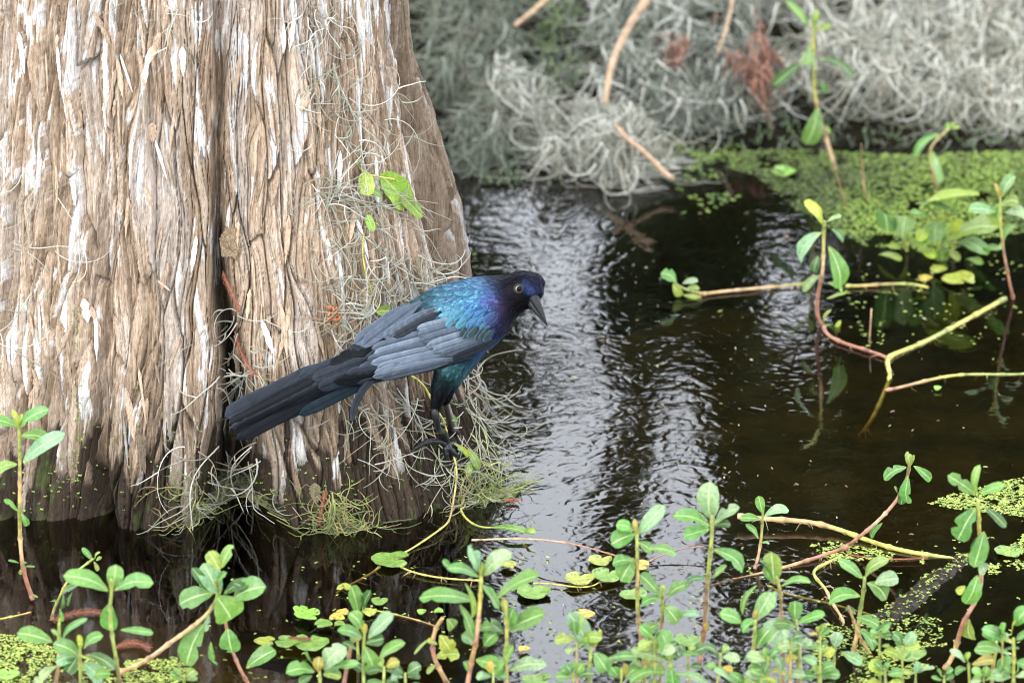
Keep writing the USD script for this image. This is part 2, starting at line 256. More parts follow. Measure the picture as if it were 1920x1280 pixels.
def plum(x, y):
    d = (np.asarray(x)[..., None] - PLUM[:, 0]) ** 2 + (np.asarray(y)[..., None] - PLUM[:, 1]) ** 2; w = np.exp(-d / (1.6 * PLUM[:, 2] ** 2)) + 1e-9 / (1 + d); w /= w.sum(-1, keepdims=True); c = w @ PLUM[:, 3:]; g = c.mean(-1, keepdims=True); return .44 * (c * .86 + g * .14)

def fmat(name, rough, spec, scale, met=0.0):
    return M(name, {"at": ("attribute", {"attribute": "tint"}), "tc": ("texture_coordinate", {}), "n": ("noise_texture", {"scale": scale, "detail": 3.0}), "r": ("rgb_ramp", {"ramp": [(0.3, (.70, .70, .72)), (0.7, (1.3, 1.3, 1.28))]}),
      "m": ("mix", {"mix_type": "multiply", "fac": 1.0}), "b": ("bump", {"strength": 0.2, "distance": 0.0004}), "p": ("principled_bsdf", {"roughness": rough, "specular_ior_level": spec, "metallic": met})},
      [("tc.object", "n.vector"), ("n.fac", "r.fac"), ("at.color", "m.color1"), ("r.color", "m.color2"), ("m.color", "p.base_color"), ("n.fac", "b.height"), ("b.normal", "p.normal")])
plum_m = fmat("plumage", 0.40, 0.05, 900.0, 0.4)
quill_m = M("flight_feather", {"at": ("attribute", {"attribute": "tint"}), "tc": ("texture_coordinate", {}), "sp": ("separate_xyz", {}), "c": ("math", {"math_type": "subtract", "value2": 0.5}), "ab": ("math", {"math_type": "absolute"}), "k": ("math", {"math_type": "multiply", "value2": 0.35}), "s": ("math", {"math_type": "add"}),
    "cx": ("combine_xyz", {}), "mp": ("mapping", {"scale": (75.0, 2.5, 1.0)}), "n": ("noise_texture", {"scale": 1.0, "detail": 3.0, "roughness": .6}), "r": ("rgb_ramp", {"ramp": [(0.3, (.66, .66, .68)), (0.7, (1.36, 1.36, 1.34))]}), "m": ("mix", {"mix_type": "multiply", "fac": 1.0}), "b": ("bump", {"strength": 0.3, "distance": 0.0004}), "p": ("principled_bsdf", {"roughness": .55, "specular_ior_level": .045})},
    [("tc.UV", "sp.vector"), ("sp.y", "c.value1"), ("c.value", "ab.value1"), ("ab.value", "k.value1"), ("sp.x", "s.value1"), ("k.value", "s.value2"), ("s.value", "cx.x"), ("sp.y", "cx.y"), ("cx.vector", "mp.vector"), ("mp.vector", "n.vector"), ("n.fac", "r.fac"), ("at.color", "m.color1"), ("r.color", "m.color2"), ("m.color", "p.base_color"), ("n.fac", "b.height"), ("b.normal", "p.normal")])
horn_m = plain("beak_horn", (0.008, 0.008, 0.009), 0.36, 0.3, 300.0, 0.16, 0.2); leg_m = plain("leg_scales", (0.003, 0.003, 0.0035), 0.28, 0.4, 500.0, 0.25, 0.5)
iris_m = plain("iris", (0.26, 0.23, 0.16), 0.25, 0.2, 900.0, 0.15); pupil_m = plain("pupil", (0.002, 0.002, 0.002), 0.08, 0.1, 10.0, 0.06); lid_m = plain("eyelid", (0.002, 0.002, 0.003), 0.8, 0.02, 500.0)

bird = thing("grackle", "glossy blue black grackle perched on the trunk peering down at the water", "bird")
def ball(x, y, r, d=0.0): return m3.Manifold.sphere(float(r * PX), 28).translate([float(c) for c in BP(x, y, d)])
def chain(*nodes):
    out = m3.Manifold()
    for a, b in zip(nodes, nodes[1:]): out += m3.Manifold.batch_hull([ball(*a), ball(*b)])
    return out
body = chain((972, 546, 35, -3), (938, 561, 44), (898, 585, 65.5), (842, 607, 74), (772, 638, 63), (702, 668, 42), (645, 693, 24), (600, 716, 12))
body += chain((972, 546, 35, -3), (985, 540, 32, -6), (1000, 545, 20, -12), (1000, 556, 12, -14)) + chain((975, 538, 30, -3), (1000, 532, 21, -8), (1013.5, 530.5, 8.5, -4))
body += chain((975, 552, 28, -6), (992, 562, 17, -12)) + chain((886, 604, 60), (918, 598, 41)) + chain((860, 640, 50), (845, 690, 29, -8), (828, 722, 19, -6), (819, 752, 11, -3), (816, 772, 7, 0)) + chain((870, 640, 45, 20), (852, 695, 24, 26), (838, 735, 12, 30), (836, 752, 7, 32))
body = body.refine_to_length(0.0045); bm = body.to_mesh(); tm = trimesh.Trimesh(bm.vert_properties[:, :3], bm.tri_verts, process=True)
trimesh.smoothing.filter_taubin(tm, 0.5, 0.52, 14)
bv = np.array(tm.vertices); bq = topx(bv); bn = np.array(tm.vertex_normals)
bv = bv + bn * ((fbm(bv * 420, 3, 4) - .5) * 0.0011)[:, None]
obj("body", (bv, np.array(tm.faces)), plum_m, bird, col=plum(bq[:, 0], bq[:, 1]))
# contour feathers: small overlapping vanes all over the body
rb = np.random.default_rng(11); sp, fi = trimesh.sample.sample_surface(tm, 6500, seed=5); sn = tm.face_normals[fi]; sq = topx(sp)
vis = (sn @ FWD < .35); sp, sn, sq = sp[vis], sn[vis], sq[vis]
FV, FF, FC = [], [], []
for p, nn, q in zip(sp, sn, sq):
    head = q[0] > 935; thigh = q[1] > 690 and q[0] > 790
    flow = (BP(790, 770) - BP(830, 690)) if thigh else ((BP(905, 590) - BP(1000, 545)) if head else (BP(620, 705) - BP(880, 585)))
    t = flow - nn * (flow @ nn); L = np.linalg.norm(t)
    if L < 1e-6: continue
    t = t / L + rb.normal(0, .13, 3); t -= nn * (t @ nn); t /= np.linalg.norm(t); s = np.cross(nn, t)
    ln = PX * (rb.uniform(4.5, 7.5) if head else rb.uniform(7, 13)); wd = ln * (.34 if not head else .3); lift = .0004 + .0003 * rb.random()
    if 868 < q[0] < 1010 and abs(q[0] - 972) < 13 and abs(q[1] - 541) < 12: continue
    k = len(FV) * 7
    FV.append(np.array([p - t * ln * .4, p + s * wd * .8 + nn * lift * .4, p + nn * lift * 1.2, p - s * wd * .8 + nn * lift * .4, p + t * ln * .38 + s * wd * .6 + nn * lift * 1.0, p + t * ln * .6 + nn * lift * 1.3, p + t * ln * .38 - s * wd * .6 + nn * lift * 1.0]))
    FF.append(np.array([[0, 2, 1], [0, 3, 2], [1, 2, 4], [2, 5, 4], [2, 3, 6], [2, 6, 5]]) + k)
    c = plum(q[0], q[1]) * float(np.exp(rb.normal(0, .34))) * np.array([rb.uniform(.75, 1.25), rb.uniform(.85, 1.15), rb.uniform(.85, 1.1)]); e = np.array([.8, .95, 1, .95, 1.1, 1.15, 1.1])[:, None]; FC.append(c * e)
obj("contour_feathers", (np.vstack(FV), np.vstack(FF)), plum_m, bird, col=np.vstack(FC), kind="stuff")

def feather(name, base, tip, width, layer, c0, bars=0.0, mid=None, edge=0.35, tilt=1.0, rnd=.78, n=22, flat=None):
    rf = np.random.default_rng(int(base[0] * 7 + tip[1] * 13 + width * 3)); b, t_ = np.array(base, float), np.array(tip, float)
    m_ = (b + t_) / 2 if mid is None else np.array(mid, float); ctr = spline([b, m_, t_], n); u = np.linspace(0, 1, n)
    tan = np.gradient(ctr, axis=0); tan /= np.linalg.norm(tan, axis=1, keepdims=True); nor = np.stack([-tan[:, 1], tan[:, 0]], 1)
    prof = (0.30 + .70 * sstep(u, 0, .30)) * np.where(u > rnd, np.sqrt(np.clip(1 - ((u - rnd) / (1 - rnd)) ** 2, 0, 1)), 1)
    a = np.linspace(-1, 1, 9); half = width / 2
    ragged = 1 + 0.015 * rf.normal(0, 1, (n, 2)) * (1 + 2.5 * (u[:, None] > .85)); ragged[-1] = 1
    off = a[None, :] * half * prof[:, None] * np.where(a < 0, ragged[:, :1], ragged[:, 1:])
    X = ctr[:, 0, None] + nor[:, 0, None] * off; Y = ctr[:, 1, None] + nor[:, 1, None] * off
    s0 = wsurf(X, Y) if flat is None else np.broadcast_to(flat[0] + (flat[1] - flat[0]) * u[:, None], X.shape)
    d = -s0 - layer * 1.15 - 2 - (1 - a[None] ** 2) * width * .045 - a[None] * tilt * (1.0 + width * .05) - u[:, None] * 1.1
    top = BP(X, Y, d); bot = BP(X, Y, d + .5); nn, mm = X.shape
    c = np.array(c0)[None, None] * (0.92 + .12 * u[:, None, None]) * np.ones((nn, mm, 1))
    if bars: c = c * (1 - bars * (.5 + .5 * np.sin(u * np.linalg.norm(t_ - b) / 7.0 * 2 * math.pi))[:, None, None] * (1 - .6 * np.abs(a))[None, :, None])
    c = c * (1 + .14 * rf.normal(0, 1, (nn, 1, 1)) * .5)
    c[:, 4] *= .5; c[:, 0] *= .5; c[:, 8] *= (1 + edge); c[-2:] *= (1 + edge * .4)
    v = np.vstack([top.reshape(-1, 3), bot.reshape(-1, 3)]); g = grid_faces(nn, mm); N = nn * mm; rim = np.concatenate([np.arange(mm), np.arange(1, nn) * mm + mm - 1, (nn - 1) * mm + np.arange(mm - 2, -1, -1), np.arange(nn - 2, 0, -1) * mm])
    r2 = np.roll(rim, -1); F = np.vstack([g[:, ::-1], g + N, np.stack([rim, r2, r2 + N], 1), np.stack([rim, r2 + N, rim + N], 1)])
    return obj(name, (v, F), quill_m, bird, col=np.vstack([c.reshape(-1, 3)] * 2), uv=np.tile(np.stack(np.broadcast_arrays(u[:, None] + .37 * width, (a[None] + 1) / 2), -1).reshape(-1, 2), (2, 1)))
GL, GM, GD, GK = (.086, .106, .136), (.047, .059, .079), (.013, .016, .021), (.0042, .005, .0065)
for a in [((655, 722), (441, 824), 20, -7, GK), ((652, 712), (452, 822), 22, -6, GK), ((648, 704), (438, 812), 24, -5, GK), ((645, 697), (432, 803), 26, -4, GD), ((640, 690), (428, 797), 30, -3, GK), ((640, 676), (421, 782), 40, -2, GD)]:
    feather("tail_feather", *a, edge=.5, rnd=.86)
feather("tail_covert", (705, 706), (560, 778), 22, -5, (.0055, .010, .014)); feather("tail_covert", (700, 690), (596, 728), 26, -1, GD); feather("tail_covert", (690, 672), (585, 712), 26, -1, GD); feather("tail_covert", (680, 660), (560, 706), 22, -1, (.014, .02, .026))
for b, t, w, L, c in [((700, 652), (618, 683), 20, 1, GK), ((705, 645), (634, 672), 20, 2, GK), ((712, 640), (655, 656), 18, 3, GD),
                      ((872, 676), (640, 722), 15, 0, GK), ((878, 674), (668, 719), 13, 1, GD), ((884, 672), (690, 714), 11, 2, GK), ((888, 670), (705, 710), 9, 3, GD), ((892, 668), (730, 703), 8, 4, GD),
                      ((800, 690), (624, 716), 24, 1, GK), ((790, 684), (648, 702), 26, 2, (.015, .018, .024)), ((780, 680), (672, 690), 22, 3, (.026, .032, .043))]:
    feather("primary_feather", b, t, w, L, c, edge=.6)
for b, t, w, L, c, br in [((850, 676), (712, 710), 14, 5, GM, .1), ((850, 671), (698, 707), 17, 5.5, GL, .12), ((850, 664), (701, 699), 18, 6, GL, .28), ((848, 656), (706, 690), 18, 6.6, GL, .3), ((842, 648), (694, 682), 19, 7.2, GL, .22), ((834, 640), (688, 674), 19, 7.8, GM, .3), ((826, 630), (700, 664), 19, 8.4, GL, .34), ((814, 620), (696, 654), 18, 9, GM, .25)]:
    feather("secondary_feather", b, t, w, L, c, br, edge=.28)
for b, t, w, L, c, br in [((770, 570), (664, 645), 26, 9, GM, .1), ((790, 565), (676, 650), 26, 10, GM, .15), ((806, 585), (719, 633), 24, 10, GM, .3), ((815, 578), (730, 630), 21, 11, GM, .45), ((828, 584), (738, 632), 16, 12, GD, .2)]:
    feather("tertial_feather", b, t, w, L, c, br, edge=.4)
for b, t, w, L, c in [((930, 640), (848, 672), 14, 8, GD), ((922, 634), (826, 667), 17, 9, GM), ((908, 628), (810, 659), 19, 10, GL), ((898, 620), (798, 650), 19, 11, GL), ((885, 612), (788, 640), 19, 12, GM), ((870, 604), (782, 629), 18, 13, GM), ((855, 598), (781, 617), 16, 14, GL)]:
    feather("wing_covert", b, t, w, L, c, .12, edge=.25, rnd=.7)
for i in range(6): feather("alula_feather", (878 + 9 * i + (i % 2) * 2, 608 + 2 * i), (860 + 10 * i - (i % 3) * 2, 632 + 1.2 * i + (i % 2) * 3), 9 + (i % 3), 14.5 + .3 * i, (.022, .036, .042), edge=1.6, rnd=.6, n=12)
for i in range(14):
    x = 838 + 6.4 * i; y = 594 + 10 * math.sin(i * 1.9) + .8 * i; feather("lesser_covert", (x + 12, y - 9), (x - 9, y + 9), 15, 14 + .2 * (i % 5), tuple(plum(x, y - 6) * 1.0), edge=.3, rnd=.5, n=10)
feather("trailing_feather", (715, 700), (660, 791), 13, 0, GD, mid=(676, 738), edge=.5, flat=(24, 8))
# beak, eye, legs
def cone(pts, rs, flat=1.0, sides=14):
    P = spline([BP(*p) for p in pts], 16); r = np.interp(np.linspace(0, 1, 16), np.linspace(0, 1, len(rs)), rs) * PX; return tube(P, r, sides)
obj("upper_mandible", cone([(999, 556, -22), (1008.5, 573, -27), (1017.5, 591, -30), (1027, 612, -30)], [11, 7.8, 4.3, .7]), horn_m, bird)
obj("lower_mandible", cone([(992, 564, -20), (1002, 578, -25), (1013, 594, -28), (1024.5, 609, -29)], [8.4, 6.0, 3.4, .6]), horn_m, bird)
_h = float(-topx(bv[(np.abs(bq[:, 0] - 972) < 7) & (np.abs(bq[:, 1] - 541) < 7)]).min(0)[2] + W0) / PX
def orb(x, y, d, r, sq=1.0):
    s = trimesh.creation.icosphere(3, r * PX); s.apply_translation(BP(x, y, d)); return s
eye = obj("eye", orb(972, 541, -_h + 3.6, 6.9), iris_m, bird)
obj("pupil", orb(973, 541.5, -_h - .4, 5.0), pupil_m, eye)
ring = spline([BP(972 + 7.6 * math.cos(a), 541 + 6.9 * math.sin(a), -_h + .4) for a in np.linspace(0, 2 * math.pi, 22)], 44); obj("eyelid", tube(ring, 2.5 * PX, 8, False), lid_m, eye)
FOOT = on_bark(838, 838, .010); FD_ = (topx(FOOT)[2] - W0) / PX
def toe(pts, r0, r1, name, parent):
    r0, r1 = r0 * 1.35, r1 * 1.4; q_ = np.array(pts, float); q_[1:-1] = .5 * q_[1:-1] + .25 * (q_[:-2] + q_[2:]); l_ = np.r_[0, np.cumsum(np.linalg.norm(np.diff(q_, axis=0), axis=1))]; P = np.stack([PchipInterpolator(l_, q_[:, k])(np.linspace(0, l_[-1], 14)) for k in range(3)], 1); P[:, 2] += .0035 * np.sin(np.linspace(0, math.pi, 14)); r = np.linspace(r0, r1, 14) * (1 + .12 * np.sin(np.arange(14) * 2.1)) * PX; r[-4:] *= np.linspace(.85, .25, 4); return obj(name, tube(P, r, 8), leg_m, parent)
leg = obj("leg", tube(spline([BP(815, 765, -2), BP(817, 780, 0), BP(829, 808, FD_ * .55), BP(838, 834, FD_ - 3)], 20), np.array([8.5, 8, 7, 6.4, 6.0, 5.8, 5.8, 5.6, 5.6, 5.6, 5.6, 5.6, 5.6, 5.6, 5.8, 6, 6.4, 6.8, 7.2, 7.4]) * PX, 10), leg_m, bird)
toe([BP(838, 833, FD_ - 4), on_bark(818, 829, .012), on_bark(792, 833, .013), on_bark(767, 851, .008)], 5.6, 3.2, "toe", leg)
toe([BP(838, 833, FD_ - 4), on_bark(840, 846, .014), on_bark(848, 853, .014), on_bark(862, 859, .008)], 5.6, 3.4, "toe", leg)
toe([BP(838, 833, FD_ - 4), on_bark(834, 850, .012), on_bark(838, 862, .010), on_bark(842, 874, .006)], 5.0, 3.0, "toe", leg)
toe([BP(838, 833, FD_ - 3), on_bark(848, 838, .005), on_bark(858, 842, .005), on_bark(866, 849, .003)], 5.0, 3.0, "toe", leg)
leg2 = obj("leg", tube(spline([BP(834, 748, 32), BP(838, 770, FD_ * .6 + 18), BP(847, 808, topx(on_bark(848, 812))[2] / PX - W0 / PX - 5)], 14), 5.2 * PX, 10), leg_m, bird)
toe([BP(847, 808, topx(on_bark(848, 812))[2] / PX - W0 / PX - 6), on_bark(853, 812, .005), on_bark(862, 820, .003)], 4.6, 2.8, "toe", leg2)
toe([BP(847, 808, topx(on_bark(848, 812))[2] / PX - W0 / PX - 6), on_bark(842, 806, .005), on_bark(835, 808, .003)], 4.6, 2.8, "toe", leg2)
# ---------------------------------------------------------------- Spanish moss and other strands
moss_m = M("spanish_moss", {"at": ("attribute", {"attribute": "tint"}), "tc": ("texture_coordinate", {}), "n": ("noise_texture", {"scale": 300.0, "detail": 2.0}), "r": ("rgb_ramp", {"ramp": [(0.3, (.8, .8, .8)), (0.7, (1.15, 1.15, 1.15))]}),
    "m": ("mix", {"mix_type": "multiply", "fac": 1.0}), "p": ("principled_bsdf", {"roughness": 0.75, "specular_ior_level": 0.25, "sheen_weight": 0.15})}, [("tc.object", "n.vector"), ("n.fac", "r.fac"), ("at.color", "m.color1"), ("r.color", "m.color2"), ("m.color", "p.base_color")])
def walk(r, x, y, ang, L, n, curl, fall=0.0):
    """A wandering path in pixels: start, heading (degrees, 0 right, 90 down), length, bend over the whole length in degrees."""
    k = np.linspace(0, 1, n); a = np.radians(ang + curl * k + r.normal(0, 9) * np.sin(k * 7 + r.uniform(0, 6))) ; st = L / (n - 1)
    dx, dy = np.cos(a), np.sin(a) + fall * k; return np.stack([x + np.r_[0, np.cumsum(dx[:-1] * st)], y + np.r_[0, np.cumsum(dy[:-1] * st)]], 1)
GREY = [(.20, .20, .16), (.27, .265, .22), (.14, .14, .10), (.18, .19, .14), (.31, .30, .26), (.19, .16, .105)]
GREEN = [(.13, .16, .03), (.08, .105, .02), (.18, .18, .055), (.05, .07, .012), (.15, .115, .04)]
def pick(r, cols): c = np.array(cols[r.integers(len(cols))]); return c * r.uniform(.8, 1.2)
def bundle(paths, cols, r0, r1, sides=4):
    V, C = [], []
    for p, c in zip(paths, cols):
        v, f = tube(p, np.linspace(1, .35, len(p)) * (r0 + (r1 - r0) * ((len(V) * 7919) % 97) / 97), sides); V.append((v, f)); C.append(np.tile(c, (len(v), 1)))
    return cat_meshes(V), np.vstack(C)
T = "spanish_moss"
MG = {'spanish_moss': 'tufts of Spanish moss on the trunk', 'water_moss': 'waterweed tufts along the foot of the trunk'}
def tuft(name, label, cat, seed, spots, cols, r0=.0005, r1=.00095, lift=(.002, .018), group=None, kind=None, low=None):
    """Strands lying on the bark. spots: (centre x, y, spread x, y, count, heading, heading spread, length, length spread)."""
    r = np.random.default_rng(seed); P, C = [], []
    for cx, cy, sx, sy, cnt, hd, hs, ln, ls in spots:
        for _ in range(int(cnt * (.42 if name == T else .8))):
            x, y = cx + r.normal(0, 1) * sx, cy + r.normal(0, 1) * sy
            L = max(18, r.normal(ln * (1.15 if name == T else 1), ls)); n = 13; w = walk(r, x, y, hd + r.normal(0, hs), L, n, r.normal(0, 110), .25); top = r.uniform(*lift)
            li = top * (.35 + .65 * np.sin(np.linspace(0.25, 2.9, n) + r.normal(0, .3))); q = np.array([on_bark(a, min(b, 1010), max(l, .0012)) for (a, b), l in zip(w, li)])
            for k in range(1, n): # no jump in depth where a strand leaves the trunk's outline
                d0, d1 = np.linalg.norm(q[k - 1] - EYE), np.linalg.norm(q[k] - EYE); s_ = L / n * PX * 1.4
                if abs(d1 - d0) > s_: q[k] = EYE + (q[k] - EYE) / d1 * (d0 + math.copysign(s_, d1 - d0))
            q[:, 2] = np.maximum(q[:, 2], .0015 + .002 * r.random()) if low is None else q[:, 2]
            P.append(q); C.append(pick(r, cols))
            if L > 40 and r.random() < .55:     # a side branch
                k = r.integers(3, 9); b = walk(r, 0, 0, np.degrees(math.atan2(*(w[k + 1] - w[k])[::-1])) + r.choice([-45, 45]), L * .4, 7, r.normal(0, 60), .2)
                dr = (b[:, :1] * RGT - b[:, 1:] * UPV) * PX; P.append(q[k] + dr - FWD * np.linspace(0, .006, 7)[:, None] * r.random()); C.append(C[-1] * r.uniform(.9, 1.1))
    (m, c) = bundle(P, C, r0, r1); o = obj(name, m, moss_m, col=c); tag(o, label, cat, MG.get(name), kind)
tuft(T, "grey Spanish moss tuft tangled high on the right lobe of the trunk", "moss", 101, [(612, 90, 16, 60, 55, 90, 50, 80, 30), (640, 230, 40, 70, 60, 80, 60, 85, 35), (610, 10, 40, 20, 16, 60, 70, 60, 20)], GREY)
tuft(T, "few moss threads trailing down the pale ridge near the top right of the trunk", "moss", 110, [(700, 220, 30, 70, 30, 50, 40, 100, 30)], GREY, .0005, .001)
tuft(T, "thin pale moss wisps strung across the trunk beside the green vine leaves", "moss", 102, [(630, 362, 52, 24, 84, 25, 45, 105, 35)], GREY, .0005, .0009)
tuft(T, "thick tangle of Spanish moss on the bark above the back of the bird", "moss", 103, [(690, 470, 45, 45, 70, 70, 60, 85, 30), (760, 520, 40, 40, 110, 60, 60, 85, 30), (690, 570, 35, 30, 90, 80, 60, 80, 30), (790, 512, 18, 20, 40, 50, 50, 65, 25), (660, 588, 28, 28, 45, 90, 50, 80, 25)], GREY)
tuft(T, "loose Spanish moss strands on the bark under the belly of the bird", "moss", 104, [(740, 745, 60, 22, 44, 90, 60, 90, 30), (700, 765, 25, 30, 18, 100, 40, 90, 30), (765, 785, 26, 26, 16, 90, 50, 75, 25)], GREY)
tuft(T, "Spanish moss wisps gripped under the toes of the bird", "moss", 114, [(845, 880, 22, 12, 26, 80, 60, 60, 20), (858, 815, 10, 26, 10, 85, 50, 70, 20)], GREY)
tuft(T, "small spidery moss tuft low on the bark left of the toes", "moss", 115, [(708, 865, 26, 12, 26, 20, 60, 64, 20)], GREY)
tuft(T, "shaggy fringe of Spanish moss hanging off the right edge of the trunk", "moss", 105, [(872, 690, 12, 22, 34, 30, 35, 85, 25), (886, 740, 9, 30, 42, 55, 40, 80, 25), (902, 800, 10, 30, 40, 60, 40, 75, 25), (905, 850, 14, 20, 30, 70, 45, 60, 20), (868, 780, 8, 40, 14, 85, 30, 80, 20)], GREY + [(.26, .28, .12)])
tuft(T, "curling grey moss filling the foot of the furrow below the tail", "moss", 106, [(430, 860, 40, 24, 34, 90, 90, 120, 40), (478, 865, 14, 26, 26, 110, 60, 105, 30), (395, 900, 24, 25, 20, 110, 80, 80, 25)], GREY, .0006, .0011, (.004, .05))
tuft(T, "small moss knot in the furrow above the tail of the bird", "moss", 107, [(440, 640, 10, 30, 26, 100, 60, 70, 25), (448, 705, 18, 22, 50, 100, 80, 70, 25), (470, 690, 14, 22, 26, 100, 60, 60, 20)], GREY, .0007, .0012, (.003, .02))
tuft(T, "sparse moss threads clinging to the left edge of the trunk", "moss", 108, [(50, 370, 20, 30, 9, 100, 40, 120, 30), (70, 470, 30, 40, 12, 60, 60, 110, 40), (40, 560, 25, 40, 9, 80, 50, 110, 30), (20, 640, 20, 20, 5, 30, 30, 80, 20)], GREY, .0006, .001)
tuft(T, "few dry moss threads over the whitest bark at the top of the left lobe", "moss", 109, [(230, 30, 40, 16, 12, 40, 60, 80, 30), (310, 45, 40, 26, 12, 30, 40, 90, 30)], GREY, .0004, .0008)
tuft("water_moss", "yellow green waterweed heaped at the foot of the furrow", "weed", 111, [(400, 945, 30, 20, 120, 110, 60, 70, 25), (400, 985, 34, 12, 90, 40, 80, 60, 25), (460, 930, 25, 22, 30, 110, 60, 70, 25), (440, 1000, 40, 8, 40, 10, 60, 60, 20)], GREEN + GREY[2:4], .0005, .0010, (.002, .03))
tuft("water_moss", "green waterweed tuft at the waterline under the middle of the trunk", "weed", 112, [(640, 965, 24, 18, 90, 100, 70, 60, 20), (655, 990, 28, 10, 60, 60, 80, 50, 20)], GREEN, .0005, .0009, (.002, .03))
tuft("water_moss", "mossy green weeds along the right foot of the trunk", "weed", 113, [(900, 890, 20, 22, 70, 80, 50, 60, 20), (925, 920, 24, 14, 90, 60, 60, 60, 20), (900, 935, 26, 10, 30, 70, 70, 50, 20), (940, 930, 14, 8, 26, 40, 40, 50, 15)], GREEN + GREY[2:4], .0005, .0010, (.002, .025))

# moss masses draped over the low bank
def on_bank(x, y, lift=0.0):
    x, y = np.asarray(x, float), np.asarray(y, float); Y = np.linspace(.6, 3.6, 400); d = FWD + (x - 960)[..., None] * K * RGT - (y - 640)[..., None] * K * UPV
    s_ = (Y - EYE[1]) / d[..., 1:2]; z = EYE[2] + d[..., 2:3] * s_; X = EYE[0] + d[..., 0:1] * s_; hit = z < np.maximum(bank_z(X, np.broadcast_to(Y, X.shape)), 0) + lift
    i = hit.argmax(-1); t = np.take_along_axis(s_, i[:, None], 1)[:, 0]; return EYE + d * t[:, None]
def inside(x, y, poly):
    c = np.zeros(len(x), bool); n = len(poly)
    for i in range(n):
        (x0, y0), (x1, y1) = poly[i], poly[(i + 1) % n]; hit = ((y0 > y) != (y1 > y)) & (x < (x1 - x0) * (y - y0) / (y1 - y0 + 1e-9) + x0); c ^= hit
    return c
def drape(label, seed, poly, count, cols, ln=(105, 35), holes=(), name="moss_drape", cat="moss", lifts=(.0, .06), rad=(.0006, .0014), hang=90, hs=36, bend=110):
    rr = np.random.default_rng(seed); p = np.array(poly); n = count * 9; x, y = rr.uniform(p[:, 0].min(), p[:, 0].max(), n), rr.uniform(p[:, 1].min(), p[:, 1].max(), n); ok = inside(x, y, poly)
    for hx, hy, rx, ry in holes: ok &= ((x - hx) / rx) ** 2 + ((y - hy) / ry) ** 2 > rr.uniform(.55, 1.15, n)
    ok &= fbm(P3(x / 55, y / 40), 3, seed) > rr.uniform(.33, .56, n)
    x, y = x[ok][:count], y[ok][:count]; base = np.concatenate([on_bank(x[i:i + 500], y[i:i + 500], 0) for i in range(0, len(x), 500)]); P, C = [], []
    for k in range(len(x)):
        L = max(25, rr.normal(*ln)) * 1.08; w = walk(rr, 0, 0, hang + rr.normal(0, hs), L, 11, rr.normal(0, bend), .3); up = rr.uniform(*lifts); z_ = np.linspace(0, 1, 11)
        q = base[k] + (w[:, :1] * RGT - w[:, 1:] * UPV) * PX - FWD * (up + .012 * np.sin(z_ * rr.uniform(2, 6)) + .02 * z_ * rr.normal())[:, None] + UPV * up * .35
        gz = np.maximum(bank_z(q[:, 0], q[:, 1]), 0) + .003
        q[:, 2] = np.maximum(q[:, 2], gz); P.append(q); C.append(pick(rr, cols))
    m, c = bundle(P, C, *rad); tag(obj(name, m, moss_m, col=c), label, cat, 'moss masses on the far bank' if cat == 'moss' else None)
BG = [(.048, .060, .036), (.075, .088, .060), (.030, .038, .020), (.058, .058, .036), (.10, .115, .085)]; BL = [(.20, .205, .16), (.30, .30, .25), (.09, .092, .062), (.15, .135, .095), (.36, .36, .31)]
drape("grey green moss mass close behind the right edge of the trunk", 201, [(770, -60), (985, -60), (965, 60), (990, 180), (960, 240), (930, 330), (880, 330), (850, 260), (800, 80)], 1150, BG)
drape("pale moss swag trailing to the water at the middle of the bank", 202, [(930, 120), (1010, 150), (1060, 200), (1190, 205), (1245, 300), (1180, 340), (1060, 335), (1000, 270), (920, 290)], 1300, BL, holes=[(975, 275, 44, 46), (1030, 90, 90, 100)])
drape("loose moss heap around the tan branch at top centre", 203, [(1000, -60), (1460, -60), (1450, 190), (1390, 215), (1280, 225), (1200, 200), (1120, 190), (1095, 90), (1060, 30)], 1700, BG + BL[:2] + BL[4:], holes=[(1035, 60, 105, 150), (1330, 40, 46, 40), (1440, 60, 34, 60)])
drape("bright pale grey moss bank at the top right", 204, [(1450, -60), (1960, -60), (1960, 222), (1850, 218), (1700, 190), (1600, 165), (1460, 150)], 2700, BL, holes=[(1560, 20, 40, 40), (1700, 150, 30, 24), (1480, 60, 30, 60)])
RUST = [(.13, .05, .025), (.10, .04, .02), (.18, .07, .035)]
drape("rust brown dead cypress foliage caught in the moss at top centre", 205, [(1340, 60), (1420, 60), (1445, 130), (1425, 220), (1385, 170), (1350, 130)], 130, RUST, (45, 15), name="dead_foliage", cat="dead foliage", lifts=(.055, .08), rad=(.001, .0018), hang=75, hs=25, bend=30)
drape("small rust brown dead sprig near the tan branch", 206, [(1240, 90), (1290, 90), (1290, 150), (1240, 155)], 45, RUST, (40, 12), name="dead_foliage", cat="dead foliage", lifts=(.05, .07), rad=(.001, .0016), hang=100, hs=30, bend=30)
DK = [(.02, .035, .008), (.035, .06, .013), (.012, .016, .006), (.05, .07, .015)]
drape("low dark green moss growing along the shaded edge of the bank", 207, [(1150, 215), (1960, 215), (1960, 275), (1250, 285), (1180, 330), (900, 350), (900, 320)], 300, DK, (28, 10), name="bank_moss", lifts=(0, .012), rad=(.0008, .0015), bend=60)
drape("dark green undergrowth in the gap left of the tan branch", 208, [(985, 0), (1085, 0), (1090, 170), (1000, 170)], 160, DK, (40, 12), name="bank_moss", lifts=(0, .01), rad=(.0015, .003), bend=40)
